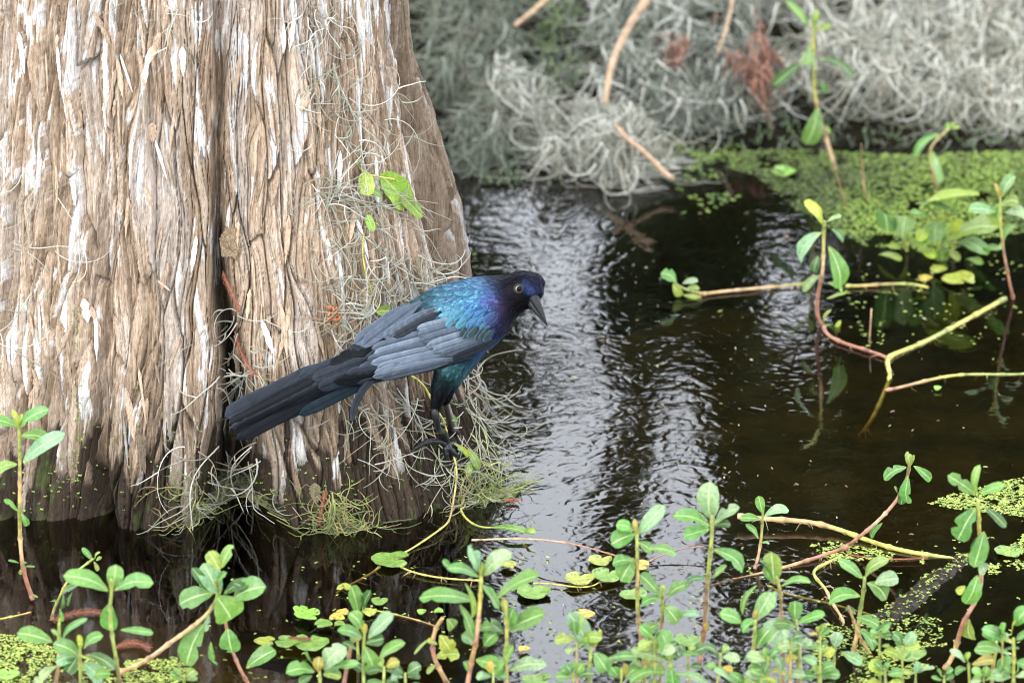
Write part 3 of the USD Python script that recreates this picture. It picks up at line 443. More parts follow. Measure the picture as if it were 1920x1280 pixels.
# bare branches in the moss
twig_m = plain("dry_branch", (0.27, 0.185, 0.115), 0.7, 0.3, 120.0, 0.3, 0.3)
def stick(label, pts, r0, r1, lift, name="dry_branch", cat="branch", mat=None, surf=on_bank):
    b = surf(np.array([p[0] for p in pts], float), np.array([p[1] for p in pts], float)); d = np.linalg.norm(b - EYE, axis=1).min() - lift
    q = np.array([EYE + (v - EYE) / np.linalg.norm(v - EYE) * (d + .3 * (np.linalg.norm(v - EYE) - d - lift)) for v in b]); s_ = spline(q, 24)
    s_ += (np.stack([fbm(s_ * 30, 2, k) for k in range(3)], 1) - .5) * .004
    tag(obj(name, tube(s_, np.linspace(r0, r1, 24) * (1 + .12 * np.sin(np.arange(24) * 1.7)), 9), mat or twig_m), label, cat)
stick("tan bare branch curving down out of the moss at top centre", [(1222, -40), (1205, 10), (1165, 75), (1143, 130), (1136, 195)], .0052, .0036, .085)
stick("thin tan stick slanting to the right out of the pale moss swag", [(1155, 235), (1190, 272), (1225, 305), (1260, 335)], .0028, .0034, .06)
stick("short pinkish twig at the top edge behind the moss", [(1035, -10), (1000, 22), (965, 50)], .0032, .0028, .06)
stick("faint tan twig between the rust foliage and the branch", [(1375, -20), (1362, 50), (1345, 100)], .0026, .0016, .09)
# ---------------------------------------------------------------- leaves, stems, water plants
leaf_m = M("leaf", {"at": ("attribute", {"attribute": "tint"}), "tc": ("texture_coordinate", {}), "sp": ("separate_xyz", {}),
    "c": ("math", {"math_type": "subtract", "value2": 0.5}), "ab": ("math", {"math_type": "absolute"}), "rib": ("map_range", {"from_min": 0.015, "from_max": 0.05, "to_min": 1.0, "to_max": 0.0, "clamp": True}),
    "k": ("math", {"math_type": "multiply", "value2": 0.9}), "su": ("math", {"math_type": "subtract"}), "f": ("math", {"math_type": "multiply", "value2": 62.0}), "w": ("math", {"math_type": "sine"}), "vein": ("map_range", {"from_min": 0.80, "from_max": 1.0, "to_min": 0.0, "to_max": 0.28, "clamp": True}),
    "mx": ("math", {"math_type": "maximum"}), "rb": ("math", {"math_type": "multiply", "value2": 0.75}),
    "n": ("noise_texture", {"scale": 260.0, "detail": 4.0}), "n2": ("noise_texture", {"scale": 45.0, "detail": 2.0}), "r": ("rgb_ramp", {"ramp": [(0.3, (.72, .76, .70)), (0.7, (1.25, 1.22, 1.2))]}), "r2": ("rgb_ramp", {"ramp": [(0.3, (.8, .85, .8)), (0.7, (1.2, 1.1, 1.1))]}),
    "m": ("mix", {"mix_type": "multiply", "fac": 1.0}), "m2": ("mix", {"mix_type": "multiply", "fac": 1.0}), "li": ("mix", {"mix_type": "mix", "color2": (.30, .38, .17)}), "b": ("bump", {"strength": 0.35, "distance": 0.0006, "invert": True}),
    "spot": ("noise_texture", {"scale": 420.0, "detail": 1.0}), "sr": ("map_range", {"from_min": 0.70, "from_max": 0.74, "to_min": 0.0, "to_max": 0.7, "clamp": True}), "ms": ("mix", {"color2": (.05, .032, .016)}),
    "p": ("principled_bsdf", {"roughness": 0.33, "specular_ior_level": 0.34}), "t": ("translucent_bsdf", {}), "x": ("mix_closure", {"fac": 0.22})},
    [("tc.UV", "sp.vector"), ("sp.y", "c.value1"), ("c.value", "ab.value1"), ("ab.value", "rib.value"), ("ab.value", "k.value1"), ("sp.x", "su.value1"), ("k.value", "su.value2"), ("su.value", "f.value1"), ("f.value", "w.value1"), ("w.value", "vein.value"),
     ("rib.result", "mx.value1"), ("vein.result", "mx.value2"), ("mx.value", "rb.value1"), ("tc.object", "n.vector"), ("tc.object", "n2.vector"), ("tc.object", "spot.vector"), ("n.fac", "r.fac"), ("n2.fac", "r2.fac"), ("at.color", "m.color1"), ("r.color", "m.color2"),
     ("m.color", "m2.color1"), ("r2.color", "m2.color2"), ("m2.color", "li.color1"), ("rb.value", "li.fac"), ("spot.fac", "sr.value"), ("sr.result", "ms.fac"), ("li.color", "ms.color1"), ("ms.color", "p.base_color"), ("ms.color", "t.color"), ("mx.value", "b.height"), ("b.normal", "p.normal"), ("p.BSDF", "x.closure1"), ("t.BSDF", "x.closure2")], surface="x.closure")
stem_m = M("stem", {"at": ("attribute", {"attribute": "tint"}), "tc": ("texture_coordinate", {}), "n": ("noise_texture", {"scale": 160.0, "detail": 4.0}), "r": ("rgb_ramp", {"ramp": [(0.3, (.65, .68, .62)), (0.7, (1.3, 1.28, 1.3))]}), "m": ("mix", {"mix_type": "multiply", "fac": 1.0}), "p": ("principled_bsdf", {"roughness": 0.4, "specular_ior_level": 0.45})},
    [("tc.object", "n.vector"), ("n.fac", "r.fac"), ("at.color", "m.color1"), ("r.color", "m.color2"), ("m.color", "p.base_color")])
TONE = {0: (.062, .150, .030), 1: (.16, .21, .022), 2: (.026, .070, .018), 3: (.12, .20, .095), 4: (.11, .17, .03), 5: (.20, .17, .025), 6: (.17, .27, .03)}
STEM = {"g": (.17, .20, .045), "o": (.30, .19, .075), "r": (.21, .09, .055), "y": (.28, .26, .05), "b": (.16, .10, .05), "t": (.34, .23, .13)}
rl = np.random.default_rng(77)
weed_m = M("duckweed", {"at": ("attribute", {"attribute": "tint"}), "p": ("principled_bsdf", {"roughness": 0.5, "specular_ior_level": 0.35})}, [("at.color", "p.base_color")])
def leaf3(name, b, t, w, tone, parent=None, hint=None, sag=None, fold=None, bite=0, roundness=.0, label=None):
    """A leaf from point b to point t, w wide: arched along its length, folded a little along the midrib."""
    b, t = np.asarray(b, float), np.asarray(t, float); ax = t - b; L = np.linalg.norm(ax); ax /= L
    h = (-FWD * .8 + UPV * .6 + RGT * rl.normal(0, .35) + FWD * rl.normal(0, .2)) if hint is None else hint
    n = h - ax * (h @ ax)
    if np.linalg.norm(n) < .15: n = -FWD - ax * (-FWD @ ax)
    n /= np.linalg.norm(n); s_ = np.cross(n, ax); nu, na = 15, 7; u = np.linspace(0, 1, nu); a = np.linspace(-1, 1, na)
    p = (u + .02) ** (.85 - .4 * roundness) * np.clip(1 - u, 0, 1) ** (.46 - .06 * roundness); p /= p.max(); p[0] = .07; p = p + .02 * np.sin(u * 23 + rl.uniform(0, 6)) * (u < .96) * (u > .1)
    P2 = np.stack([p, p], 1)
    for _ in range(bite): P2[:, rl.integers(2)] *= 1 - rl.uniform(.3, .75) * np.exp(-((u - rl.uniform(.3, 1)) / .06) ** 2)
    off = a[None] * (w / 2) * np.where(a[None] < 0, P2[:, :1], P2[:, 1:])
    sg = L * (rl.uniform(.02, .26) if sag is None else sag); fo = rl.uniform(.10, .32) if fold is None else fold
    zz_ = sg * (np.sin(u * math.pi * .9) - .45 * u)[:, None] + fo * np.abs(off) + .03 * w * np.sin(u * 11 + rl.uniform(0, 6))[:, None] * np.abs(a)[None] + rl.normal(0, .2) * off * u[:, None]
    v = b + ax * (L * u)[:, None, None] + s_ * off[..., None] + n * zz_[..., None]
    uv = np.stack(np.broadcast_arrays(u[:, None], (a[None] + 1) / 2), -1).reshape(-1, 2); c = np.array(TONE[tone]) * rl.uniform(.82, 1.22) * np.array([rl.uniform(.85, 1.2), 1, rl.uniform(.8, 1.2)])
    cc = np.tile(c, (nu, na, 1)) * (1 + .12 * (u[:, None, None] - .5)); cc[:2] = cc[:2] * .5 + np.array(TONE[1]) * .5
    return obj(name, (v.reshape(-1, 3), grid_faces(nu, na)), leaf_m, parent, uv=uv, col=cc.reshape(-1, 3), label=label)
def stem3(name, pts, r, tones, parent=None, nodes=True, taper=.8, label=None):
    n = max(18, 7 * len(pts)); P = spline(pts, n); k = np.arange(n); rr = r * np.linspace(1, taper, n)
    if nodes: rr = rr * (1 + .42 * np.exp(-(((k + 3) % 9 - 4) / .8) ** 2))
    cs = np.array([STEM[t] for t in tones]); x = np.linspace(0, len(cs) - 1, n); c = np.stack([np.interp(x, np.arange(len(cs)), cs[:, i]) for i in range(3)], 1) if len(cs) > 1 else np.tile(cs, (n, 1)); c = c * (1 - (.45 * np.exp(-((k + 3) % 9 - 5) ** 2 / .5))[:, None] * nodes) * rl.uniform(.8, 1.15, (n, 1)); rr = rr * rl.uniform(.93, 1.07, n)
    v, f = tube(P, rr, 8); return obj(name, (v, f), stem_m, parent, col=np.vstack([np.repeat(c, 8, 0), c[:1], c[-1:]]), label=label)
def sprig(label, base_py, stems, leaves, group=None, cat="water plant", name="water_plant"):
    """stems: (points, tones from the foot up, radius in pixels); leaves: (base x, y, tip x, y, width, tone[, bites])."""
    Y = ydepth(base_py); t = thing(name, label, cat, group or 'leafy water plant sprigs'); sc = (Y - EYE[1]) / 8.574
    for pts, tones, r in stems:
        j = [0] + list(np.cumsum(rl.normal(0, .004, len(pts) - 1))); stem3("stem", [ony(x, y, Y + d) for (x, y), d in zip(pts, j)], r * PX * sc, tones, t)
    for lf in leaves:
        bx, by, tx, ty, w, tone = lf[:6]; w = w * rl.uniform(.86, 1.12); tone = tone if rl.random() > .08 or w > 24 or base_py < 1200 else int(rl.choice([4, 5])); L = math.hypot(tx - bx, ty - by) * PX; dy = rl.uniform(-.55, .25) * L * .6
        leaf3("leaf", ony(bx, by, Y + rl.normal(0, .002)), ony(tx, ty, Y + dy), w * 1.14 * PX * sc, tone, t, bite=lf[6] if len(lf) > 6 else int(rl.random() < .22))
    return t
sprig("tall sprig with a red green stem in front of the bark at the left edge", 1128, [([(62, 1124), (50, 1090), (41, 1047), (38, 1010), (37, 960), (37, 872), (36, 815), (35, 795)], "rrogogg", 4.2)],
  [(37, 800, 92, 766, 22, 0), (32, 801, -16, 788, 28, 0), (35, 800, 23, 767, 9, 1), (36, 801, 43, 775, 10, 1), (40, 816, 97, 828, 27, 0), (43, 867, 121, 811, 28, 3), (33, 870, -10, 884, 24, 4), (33, 958, 7, 936, 12, 0), (40, 962, 51, 986, 11, 0), (36, 1055, 15, 1050, 8, 0), (40, 1056, 50, 1054, 6, 0), (42, 1062, 66, 1062, 5, 0), (40, 1064, 38, 1077, 6, 4), (60, 1114, 71, 1120, 6, 4)])
sprig("bent little sprig with folded dark leaves near the bottom left water", 1165, [([(98, 1160), (104, 1135), (112, 1118), (130, 1085), (150, 1066), (175, 1047)], "bgygg", 2.6)], [(174, 1049, 153, 1027, 12, 0), (178, 1048, 188, 1034, 8, 4), (180, 1050, 191, 1044, 9, 1), (176, 1052, 184, 1070, 8, 4), (150, 1094, 113, 1112, 18, 2), (118, 1112, 115, 1142, 9, 2), (136, 1108, 126, 1136, 9, 2), (112, 1140, 117, 1165, 9, 0), (104, 1128, 96, 1126, 10, 3)])
sprig("upright sprig with three broad spreading leaves over the bottom left duckweed", 1330, [([(228, 1325), (225, 1280), (217, 1230), (209, 1180), (207, 1130), (209, 1107), (208, 1085)], "bbgggg", 3.6)],
  [(203, 1107, 119, 1078, 31, 0), (214, 1107, 287, 1091, 30, 0), (210, 1100, 217, 1058, 30, 0), (206, 1130, 205, 1181, 31, 0), (226, 1180, 288, 1186, 16, 0), (208, 1108, 206, 1079, 13, 5)])
sprig("low broad leaved sprig in the bottom left corner", 1345, [([(106, 1330), (105, 1280), (110, 1240), (111, 1200), (111, 1167)], "bboyg", 3.6)], [(98, 1203, 32, 1186, 32, 0), (150, 1232, 100, 1205, 28, 0), (148, 1226, 105, 1240, 26, 3), (117, 1200, 163, 1158, 13, 0), (107, 1247, 66, 1284, 22, 3), (114, 1196, 95, 1180, 8, 4), (112, 1168, 113, 1158, 6, 1)])
sprig("leafy sprig with a yellow green tip right of the bottom left corner", 1350, [([(152, 1340), (151, 1280), (150, 1240), (150, 1205)], "gggg", 3.4)], [(157, 1215, 193, 1190, 20, 0), (151, 1217, 146, 1190, 14, 1), (155, 1242, 192, 1278, 34, 3), (160, 1227, 216, 1254, 30, 2), (146, 1230, 126, 1260, 24, 2), (170, 1266, 208, 1262, 20, 0)])
sprig("full rosette of broad leaves on a slanting brown stem at bottom left", 1285, [([(222, 1260), (282, 1232), (325, 1200), (370, 1167), (398, 1138), (408, 1115)], "ootoog", 4.6), ([(480, 1310), (465, 1280), (452, 1257), (437, 1222), (425, 1178), (420, 1150), (410, 1116)], "rrrrog", 3.6)],
  [(400, 1110, 336, 1132, 44, 0), (412, 1114, 381, 1056, 36, 3), (405, 1117, 434, 1160, 46, 0), (437, 1124, 498, 1098, 40, 0), (420, 1112, 470, 1090, 24, 2), (412, 1068, 391, 1033, 26, 4, 1), (415, 1064, 437, 1021, 22, 4, 2), (390, 1106, 360, 1064, 20, 2), (414, 1110, 424, 1072, 24, 0), (382, 1168, 349, 1247, 48, 0), (427, 1178, 435, 1223, 36, 0), (396, 1202, 405, 1246, 16, 0), (462, 1252, 516, 1217, 26, 0), (408, 1116, 402, 1088, 9, 5), (392, 1150, 384, 1184, 12, 3), (470, 1105, 438, 1092, 16, 2)])
sprig("ragged sprig with a brown tip right of the slanting stem", 1350, [([(684, 1345), (682, 1280), (682, 1210), (684, 1185)], "gggg", 3.6)], [(679, 1196, 633, 1180, 28, 0, 1), (678, 1178, 655, 1148, 28, 0, 1), (690, 1196, 738, 1151, 32, 3), (683, 1210, 706, 1262, 30, 0, 2), (710, 1236, 760, 1204, 26, 0), (686, 1205, 720, 1196, 20, 2), (684, 1190, 684, 1168, 11, 5), (668, 1218, 642, 1204, 14, 2)])
sprig("sprig with one upright folded dark leaf beside the floating pads", 1240, [([(672, 1236), (670, 1190), (671, 1145)], "ggg", 2.8)], [(672, 1150, 658, 1097, 30, 0), (680, 1145, 695, 1106, 18, 2), (684, 1140, 678, 1110, 12, 2)])
sprig("low sprig with a square brown bud at the bottom edge left of centre", 1355, [([(602, 1350), (600, 1280), (599, 1255), (597, 1236)], "gggg", 3.4)], [(590, 1258, 536, 1260, 30, 0), (588, 1244, 576, 1220, 18, 0), (607, 1255, 649, 1212, 34, 3), (608, 1259, 674, 1242, 18, 0), (596, 1258, 598, 1230, 18, 5), (606, 1264, 640, 1268, 22, 4), (586, 1266, 560, 1280, 18, 0)])
sprig("bare reddish stem leaning right at the bottom edge", 1335, [([(638, 1320), (645, 1280), (652, 1242), (659, 1204)], "rrro", 4.4)], [(655, 1240, 682, 1256, 16, 2), (659, 1206, 664, 1190, 8, 0), (660, 1206, 676, 1197, 9, 2)])
sprig("large sprig of broad leaves on a red jointed stem at bottom centre", 1345, [([(868, 1340), (877, 1280), (885, 1235), (894, 1192), (897, 1160), (900, 1130), (902, 1085), (902, 1066)], "rororoyg", 4.6)],
  [(892, 1127, 786, 1120, 40, 0, 1), (898, 1082, 838, 1064, 26, 0), (898, 1072, 877, 1022, 34, 3, 2), (907, 1079, 959, 1035, 38, 3), (846, 1066, 829, 1051, 14, 0), (904, 1096, 936, 1142, 38, 0, 1), (928, 1126, 1010, 1077, 44, 0), (895, 1181, 943, 1179, 30, 0), (892, 1236, 946, 1256, 32, 0), (890, 1206, 865, 1190, 20, 3), (872, 1092, 886, 1160, 14, 3), (862, 1132, 888, 1197, 22, 0), (902, 1082, 903, 1055, 13, 1), (908, 1210, 932, 1185, 24, 0), (880, 1262, 868, 1240, 20, 0)])
sprig("slender olive stemmed sprig close to the right of the large centre sprig", 1345, [([(951, 1340), (950, 1280), (950, 1210), (950, 1165), (947, 1125)], "oogyg", 4.0)], [(955, 1180, 1022, 1149, 38, 0), (957, 1178, 962, 1140, 26, 0), (955, 1256, 1025, 1245, 28, 3), (953, 1250, 962, 1210, 24, 0), (946, 1150, 945, 1118, 13, 5), (944, 1186, 922, 1170, 22, 2), (948, 1236, 916, 1262, 22, 0)])
sprig("yellow green half submerged sprig left of the large centre sprig", 1285, [([(838, 1282), (822, 1250), (812, 1222), (815, 1185), (830, 1158)], "boroo", 4.6)], [(824, 1190, 846, 1222, 26, 1, 1), (815, 1232, 862, 1226, 24, 1, 2), (838, 1160, 850, 1178, 24, 4), (808, 1195, 776, 1226, 8, 4), (818, 1245, 800, 1262, 12, 4), (820, 1208, 800, 1200, 12, 1)])
sprig("tall slim sprig with opposite leaves at bottom centre right", 1280, [([(1208, 1276), (1204, 1210), (1197, 1160), (1195, 1100), (1195, 1060), (1194, 1005), (1192, 985)], "rbrgogg", 4.0)],
  [(1196, 1002, 1246, 947, 23, 3), (1190, 1001, 1146, 1020, 34, 0), (1188, 994, 1155, 983, 24, 0), (1197, 1016, 1224, 1036, 25, 0), (1215, 1028, 1269, 1038, 19, 0, 1), (1190, 1046, 1164, 1090, 38, 0, 1), (1188, 1050, 1148, 1056, 20, 0), (1193, 1002, 1190, 972, 9, 5)])
sprig("short sprig with a pale fresh tip between two tall stems", 1275, [([(1225, 1262), (1235, 1210), (1241, 1160), (1242, 1120), (1244, 1098)], "robgg", 4.0)], [(1238, 1116, 1199, 1076, 30, 0), (1250, 1118, 1294, 1094, 28, 0), (1240, 1119, 1202, 1133, 22, 0), (1243, 1134, 1272, 1167, 30, 0), (1272, 1156, 1311, 1152, 20, 3), (1236, 1168, 1201, 1189, 25, 0), (1284, 1098, 1321, 1083, 14, 2), (1244, 1112, 1243, 1096, 10, 1)])
sprig("tallest sprig with an oval upright leaf at its tip, red at the waterline", 1254, [([(1310, 1250), (1315, 1222), (1322, 1160), (1326, 1092), (1332, 1035), (1335, 990), (1335, 965)], "rrbbggg", 4.4)],
  [(1334, 972, 1331, 904, 37, 3), (1340, 981, 1387, 950, 34, 3, 1), (1330, 986, 1262, 966, 28, 0, 2), (1330, 991, 1281, 1006, 30, 0), (1340, 984, 1370, 982, 18, 2), (1338, 1030, 1394, 1071, 32, 0, 2), (1335, 1084, 1363, 1059, 13, 0), (1324, 1184, 1322, 1166, 11, 0), (1336, 975, 1337, 952, 9, 5)])
sprig("small slim sprig with narrow leaves beside the orange runner", 1067, [([(1415, 1066), (1427, 1010), (1430, 968), (1431, 950)], "rogg", 2.8)], [(1430, 962, 1422, 929, 17, 0), (1427, 973, 1387, 971, 15, 0), (1422, 1010, 1398, 982, 14, 0), (1432, 969, 1479, 955, 19, 3), (1428, 1017, 1443, 1019, 9, 0)])
sprig("weathered sprig with a brown spotted upright leaf", 1300, [([(1466, 1296), (1467, 1210), (1465, 1160), (1462, 1105), (1455, 1080)], "rbobg", 4.0)], [(1452, 1094, 1446, 1034, 30, 4, 1), (1465, 1098, 1521, 1090, 19, 0), (1482, 1168, 1440, 1206, 46, 3), (1455, 1108, 1440, 1140, 26, 3), (1420, 1096, 1391, 1151, 14, 0), (1440, 1072, 1424, 1050, 14, 2), (1448, 1090, 1432, 1062, 16, 0)])
sprig("sprig with one glossy upright leaf right of the weathered sprig", 1300, [([(1499, 1290), (1497, 1230), (1495, 1180), (1492, 1160)], "bggg", 3.4)], [(1490, 1162, 1490, 1126, 26, 0), (1494, 1167, 1547, 1150, 28, 0), (1497, 1200, 1485, 1233, 28, 2), (1488, 1166, 1476, 1140, 20, 2), (1492, 1176, 1450, 1168, 22, 0)])
sprig("neat sprig with paired oval leaves over the dark water at lower right", 1225, [([(1600, 1222), (1607, 1185), (1615, 1130), (1620, 1100), (1621, 1080)], "oogggg", 4.2), ([(1692, 1279), (1655, 1250), (1625, 1215), (1605, 1175), (1590, 1135)], "booob", 3.2)],
  [(1618, 1084, 1572, 1049, 27, 0), (1622, 1083, 1666, 1047, 21, 4), (1626, 1092, 1663, 1123, 29, 0), (1640, 1093, 1685, 1084, 27, 3), (1613, 1117, 1553, 1129, 31, 0), (1608, 1156, 1649, 1173, 22, 0), (1612, 1180, 1639, 1218, 22, 0), (1622, 1218, 1628, 1274, 28, 0), (1632, 1195, 1672, 1166, 14, 2), (1605, 1150, 1585, 1140, 14, 2)])
sprig("tiny sprig with a white cupped tip leaf at the lower right", 1268, [([(1564, 1267), (1564, 1240), (1566, 1215)], "ggg", 2.8)], [(1566, 1213, 1574, 1184, 25, 3), (1551, 1219, 1509, 1214, 19, 0), (1579, 1222, 1617, 1243, 20, 3), (1566, 1218, 1546, 1226, 20, 1), (1530, 1212, 1512, 1204, 14, 2)])
sprig("tall sprig with bitten leaves and a pink lower stem at the right", 1254, [([(1770, 1254), (1782, 1237), (1800, 1185), (1815, 1150), (1832, 1120), (1840, 1080), (1837, 1010), (1835, 975), (1834, 935)], "oorrtroyg", 4.6)],
  [(1832, 926, 1836, 871, 15, 4), (1829, 926, 1777, 891, 27, 0, 2), (1838, 926, 1883, 909, 18, 0), (1830, 951, 1796, 1012, 34, 0, 2), (1845, 949, 1887, 988, 15, 2), (1845, 996, 1826, 1063, 37, 0), (1832, 1006, 1822, 1032, 12, 2), (1836, 1054, 1848, 1072, 24, 3), (1833, 1078, 1811, 1132, 29, 0), (1810, 1098, 1794, 1112, 13, 1), (1818, 1160, 1822, 1199, 38, 4)])
sprig("leaning sprig with a curled tip rising from the crossing pink stem", 1026, [([(1587, 1025), (1615, 1003), (1662, 960), (1690, 922), (1702, 890), (1705, 865)], "rrtrrg", 3.6)], [(1705, 873, 1701, 846, 15, 4), (1708, 872, 1714, 852, 8, 4), (1700, 876, 1657, 899, 22, 0), (1713, 873, 1746, 901, 18, 0), (1703, 892, 1702, 944, 23, 0), (1694, 910, 1690, 946, 14, 2), (1655, 980, 1632, 1008, 16, 0), (1682, 926, 1676, 912, 10, 4)])
sprig("crowded sprig with yellow tip cut by the right edge", 1345, [([(1898, 1330), (1900, 1275), (1901, 1230), (1900, 1195)], "ogyg", 3.6)], [(1889, 1199, 1841, 1178, 26, 0), (1896, 1192, 1907, 1157, 20, 1), (1904, 1172, 1930, 1138, 28, 0), (1880, 1222, 1830, 1212, 20, 0), (1905, 1200, 1932, 1190, 24, 0), (1904, 1240, 1930, 1250, 24, 0), (1896, 1236, 1876, 1268, 22, 0)])
sprig("low pale sprig with small round leaves near the bottom right corner", 1340, [([(1822, 1330), (1818, 1280), (1816, 1242)], "bgg", 3.0)], [(1810, 1241, 1781, 1219, 21, 3), (1822, 1246, 1866, 1236, 22, 0), (1816, 1242, 1818, 1222, 11, 1), (1868, 1262, 1901, 1234, 25, 0), (1812, 1252, 1790, 1262, 16, 0), (1840, 1262, 1826, 1284, 18, 1)])
sprig("tiny pale three leaved seedling at the bottom right", 1300, [([(1716, 1300), (1717, 1262)], "gg", 2.4)], [(1717, 1262, 1719, 1240, 18, 3), (1714, 1262, 1691, 1259, 13, 4), (1721, 1261, 1753, 1250, 13, 3)])
sprig("two leaved sprig cut by the bottom edge right of centre", 1345, [([(1466, 1330), (1462, 1270)], "rg", 3.4)], [(1460, 1264, 1455, 1231, 22, 3), (1467, 1272, 1511, 1264, 20, 3), (1456, 1272, 1430, 1280, 18, 0)])
sprig("sprig with grey fuzzy stem and drooping leaves right of the tallest sprig", 1330, [([(1412, 1325), (1411, 1280), (1412, 1235), (1415, 1185), (1417, 1162)], "bbogg", 4.0)], [(1390, 1166, 1349, 1149, 24, 0), (1415, 1161, 1391, 1182, 26, 0), (1417, 1161, 1446, 1109, 30, 3), (1408, 1216, 1394, 1241, 24, 3), (1420, 1212, 1444, 1178, 26, 0), (1416, 1160, 1417, 1142, 9, 5), (1426, 1250, 1445, 1232, 16, 0)])
sprig("bright star shaped sprig at the bottom edge right of centre", 1350, [([(1258, 1340), (1257, 1280), (1256, 1232)], "ggg", 3.4)], [(1252, 1233, 1239, 1180, 34, 0), (1260, 1241, 1313, 1228, 18, 0), (1248, 1238, 1182, 1217, 21, 3), (1250, 1262, 1180, 1276, 22, 0), (1257, 1248, 1262, 1292, 22, 0), (1265, 1262, 1330, 1282, 22, 3), (1256, 1240, 1257, 1222, 12, 1)])
sprig("fuzzy stemmed sprig with a long upright leaf left of the star shaped sprig", 1345, [([(1103, 1335), (1105, 1280), (1107, 1220), (1108, 1204)], "bggg", 4.2)], [(1108, 1221, 1065, 1147, 33, 3), (1112, 1215, 1127, 1179, 12, 1), (1114, 1222, 1139, 1258, 32, 0), (1140, 1235, 1198, 1230, 22, 0), (1102, 1243, 1049, 1259, 24, 0), (1110, 1212, 1106, 1190, 10, 4)])
sprig("yellow budded small sprig between the long leaf and the star shaped sprig", 1345, [([(1165, 1335), (1165, 1280), (1166, 1250)], "ggg", 3.0)], [(1166, 1270, 1170, 1242, 14, 1), (1172, 1272, 1201, 1247, 25, 0), (1160, 1268, 1146, 1250, 20, 0), (1158, 1264, 1178, 1262, 12, 5)])
sprig("cut off sprig with leaves lying at the bottom edge", 1355, [([(1402, 1345), (1400, 1282)], "og", 3.0)], [(1386, 1284, 1338, 1256, 22, 3), (1398, 1282, 1370, 1262, 16, 0), (1408, 1282, 1440, 1272, 20, 0)])
FILL = [("two pale rounded leaves just left of the two leaved cut off sprig", 1350, 1350, 1225, 2), ("low bushy sprig under the weathered sprig", 1345, 1440, 1232, 0), ("small upright sprig under the neat paired sprig", 1330, 1535, 1262, 0), ("spreading sprig at the bottom edge right of the seedling", 1355, 1770, 1268, 0), ("low sprig at the bottom edge below the log", 1350, 1660, 1258, 1),
  ("bushy sprig in the very bottom right corner", 1350, 1900, 1262, 0), ("short sprig behind the crowded yellow tipped sprig", 1300, 1868, 1196, 0), ("low sprig between the tallest sprig and the star shaped one", 1340, 1290, 1222, 2), ("low dark sprig at the foot of the fuzzy stemmed sprig", 1352, 1075, 1262, 2), ("dim low sprig at the bottom edge under the pale spotted pads", 1355, 760, 1262, 2),
  ("broad low sprig under the large centre sprig", 1352, 925, 1262, 0), ("yellowish low sprig left of the star shaped one", 1345, 1210, 1250, 1), ("young sprig at the bottom edge right of the slanting brown stem", 1352, 345, 1268, 0), ("low dull sprig below the ragged brown tipped one", 1352, 720, 1250, 2), ("young pale sprig right of the fuzzy stem with drooping leaves", 1345, 1500, 1205, 3)]
rf_ = np.random.default_rng(515)
for lab, by, x, y, tn in FILL:
    a = [(x + rf_.normal(0, 6), by - 15), (x + rf_.normal(0, 4), (y + by) / 2), (x, y + 14), (x, y - 2)]; L = []
    for k, yy in ((0, y), (1, y + 6), (2, y + 26)):
        for sg in (-1, 1):
            ln = rf_.uniform(24, 44) * (1 - .15 * (k == 0)); an = math.radians(rf_.uniform(-48, 12) if k < 2 else rf_.uniform(-15, 30)) - (.7 if k == 0 else 0)
            L.append((x + sg * 4, yy, x + sg * max(8, ln * math.cos(an)), yy + ln * math.sin(an) * .7, ln * rf_.uniform(.48, .62), int(rf_.choice([tn, tn, 0, 4 if k == 0 else 3])), int(rf_.random() < .25)))
    sprig(lab, by, [(a, "bogg", 3.2)], L)
ANCH = [(1105, 'fuzzy stemmed long leaved sprig'), (1207, 'foot of the tall slim sprig'), (1258, 'bright star shaped sprig'), (1412, 'sprig with the grey fuzzy stem'), (1464, 'two leaved sprig at the bottom edge'), (1565, 'tiny sprig with the white cupped tip'), (1625, 'neat sprig with paired oval leaves'), (1717, 'pale three leaved seedling'), (1818, 'low pale sprig with round leaves'), (1900, 'crowded sprig at the right edge')]
for k in (0, 3, 4, 7, 9, 10, 13, 14, 17, 18):
    ax_, an_ = ANCH[k // 2]; x, y = ax_ + (-1 if k % 2 == 0 else 1) * rf_.uniform(17, 27), rf_.uniform(1180, 1268); by = 1338 + rf_.uniform(0, 20); sz = rf_.uniform(.6, 1.35); L = []
    for q, yy in ((0, y), (1, y + 7), (2, y + 24)):
        for sg in (-1, 1):
            ln = rf_.uniform(18, 38) * sz; an = math.radians(rf_.uniform(-55, 25)) - (.6 if q == 0 else 0); L.append((x + sg * 3, yy, x + sg * max(6, ln * math.cos(an)), yy + ln * math.sin(an) * .75, ln * rf_.uniform(.42, .6), int(rf_.choice([0, 0, 2, 4, 3, 1]))))
    sprig(f"small seedling just {('left', 'right')[k % 2]} of the {an_}", by, [([(x + rf_.normal(0, 6), by), (x, (y + by) / 2), (x, y)], rf_.choice(["bog", "rog", "ggg"]), 2.4)], L, "small seedlings at the bottom right")
r = np.random.default_rng(321); V, C = [], []
for _ in range(260):
    x, y = r.uniform(880, 1920), r.uniform(380, 1270); c = onz(x, y, .003); L = r.uniform(.0006, .003); a = r.uniform(0, 6.28); d = np.array([math.cos(a), math.sin(a), 0.1 * r.normal()]) * L; V.append(tube(np.array([c - d, c + [0, 0, .0004], c + d]), np.array([.5, 1, .4]) * L * r.uniform(.15, .5), 4)); C.append(np.tile(np.array([(.20, .14, .08), (.10, .07, .04), (.30, .27, .18), (.12, .16, .03)][r.integers(4)]), (len(V[-1][0]), 1)))
tag(obj("floating_debris", cat_meshes(V), weed_m, col=np.vstack(C)), "tiny bits of leaf and seed floating on the open water", "debris", kind="stuff")
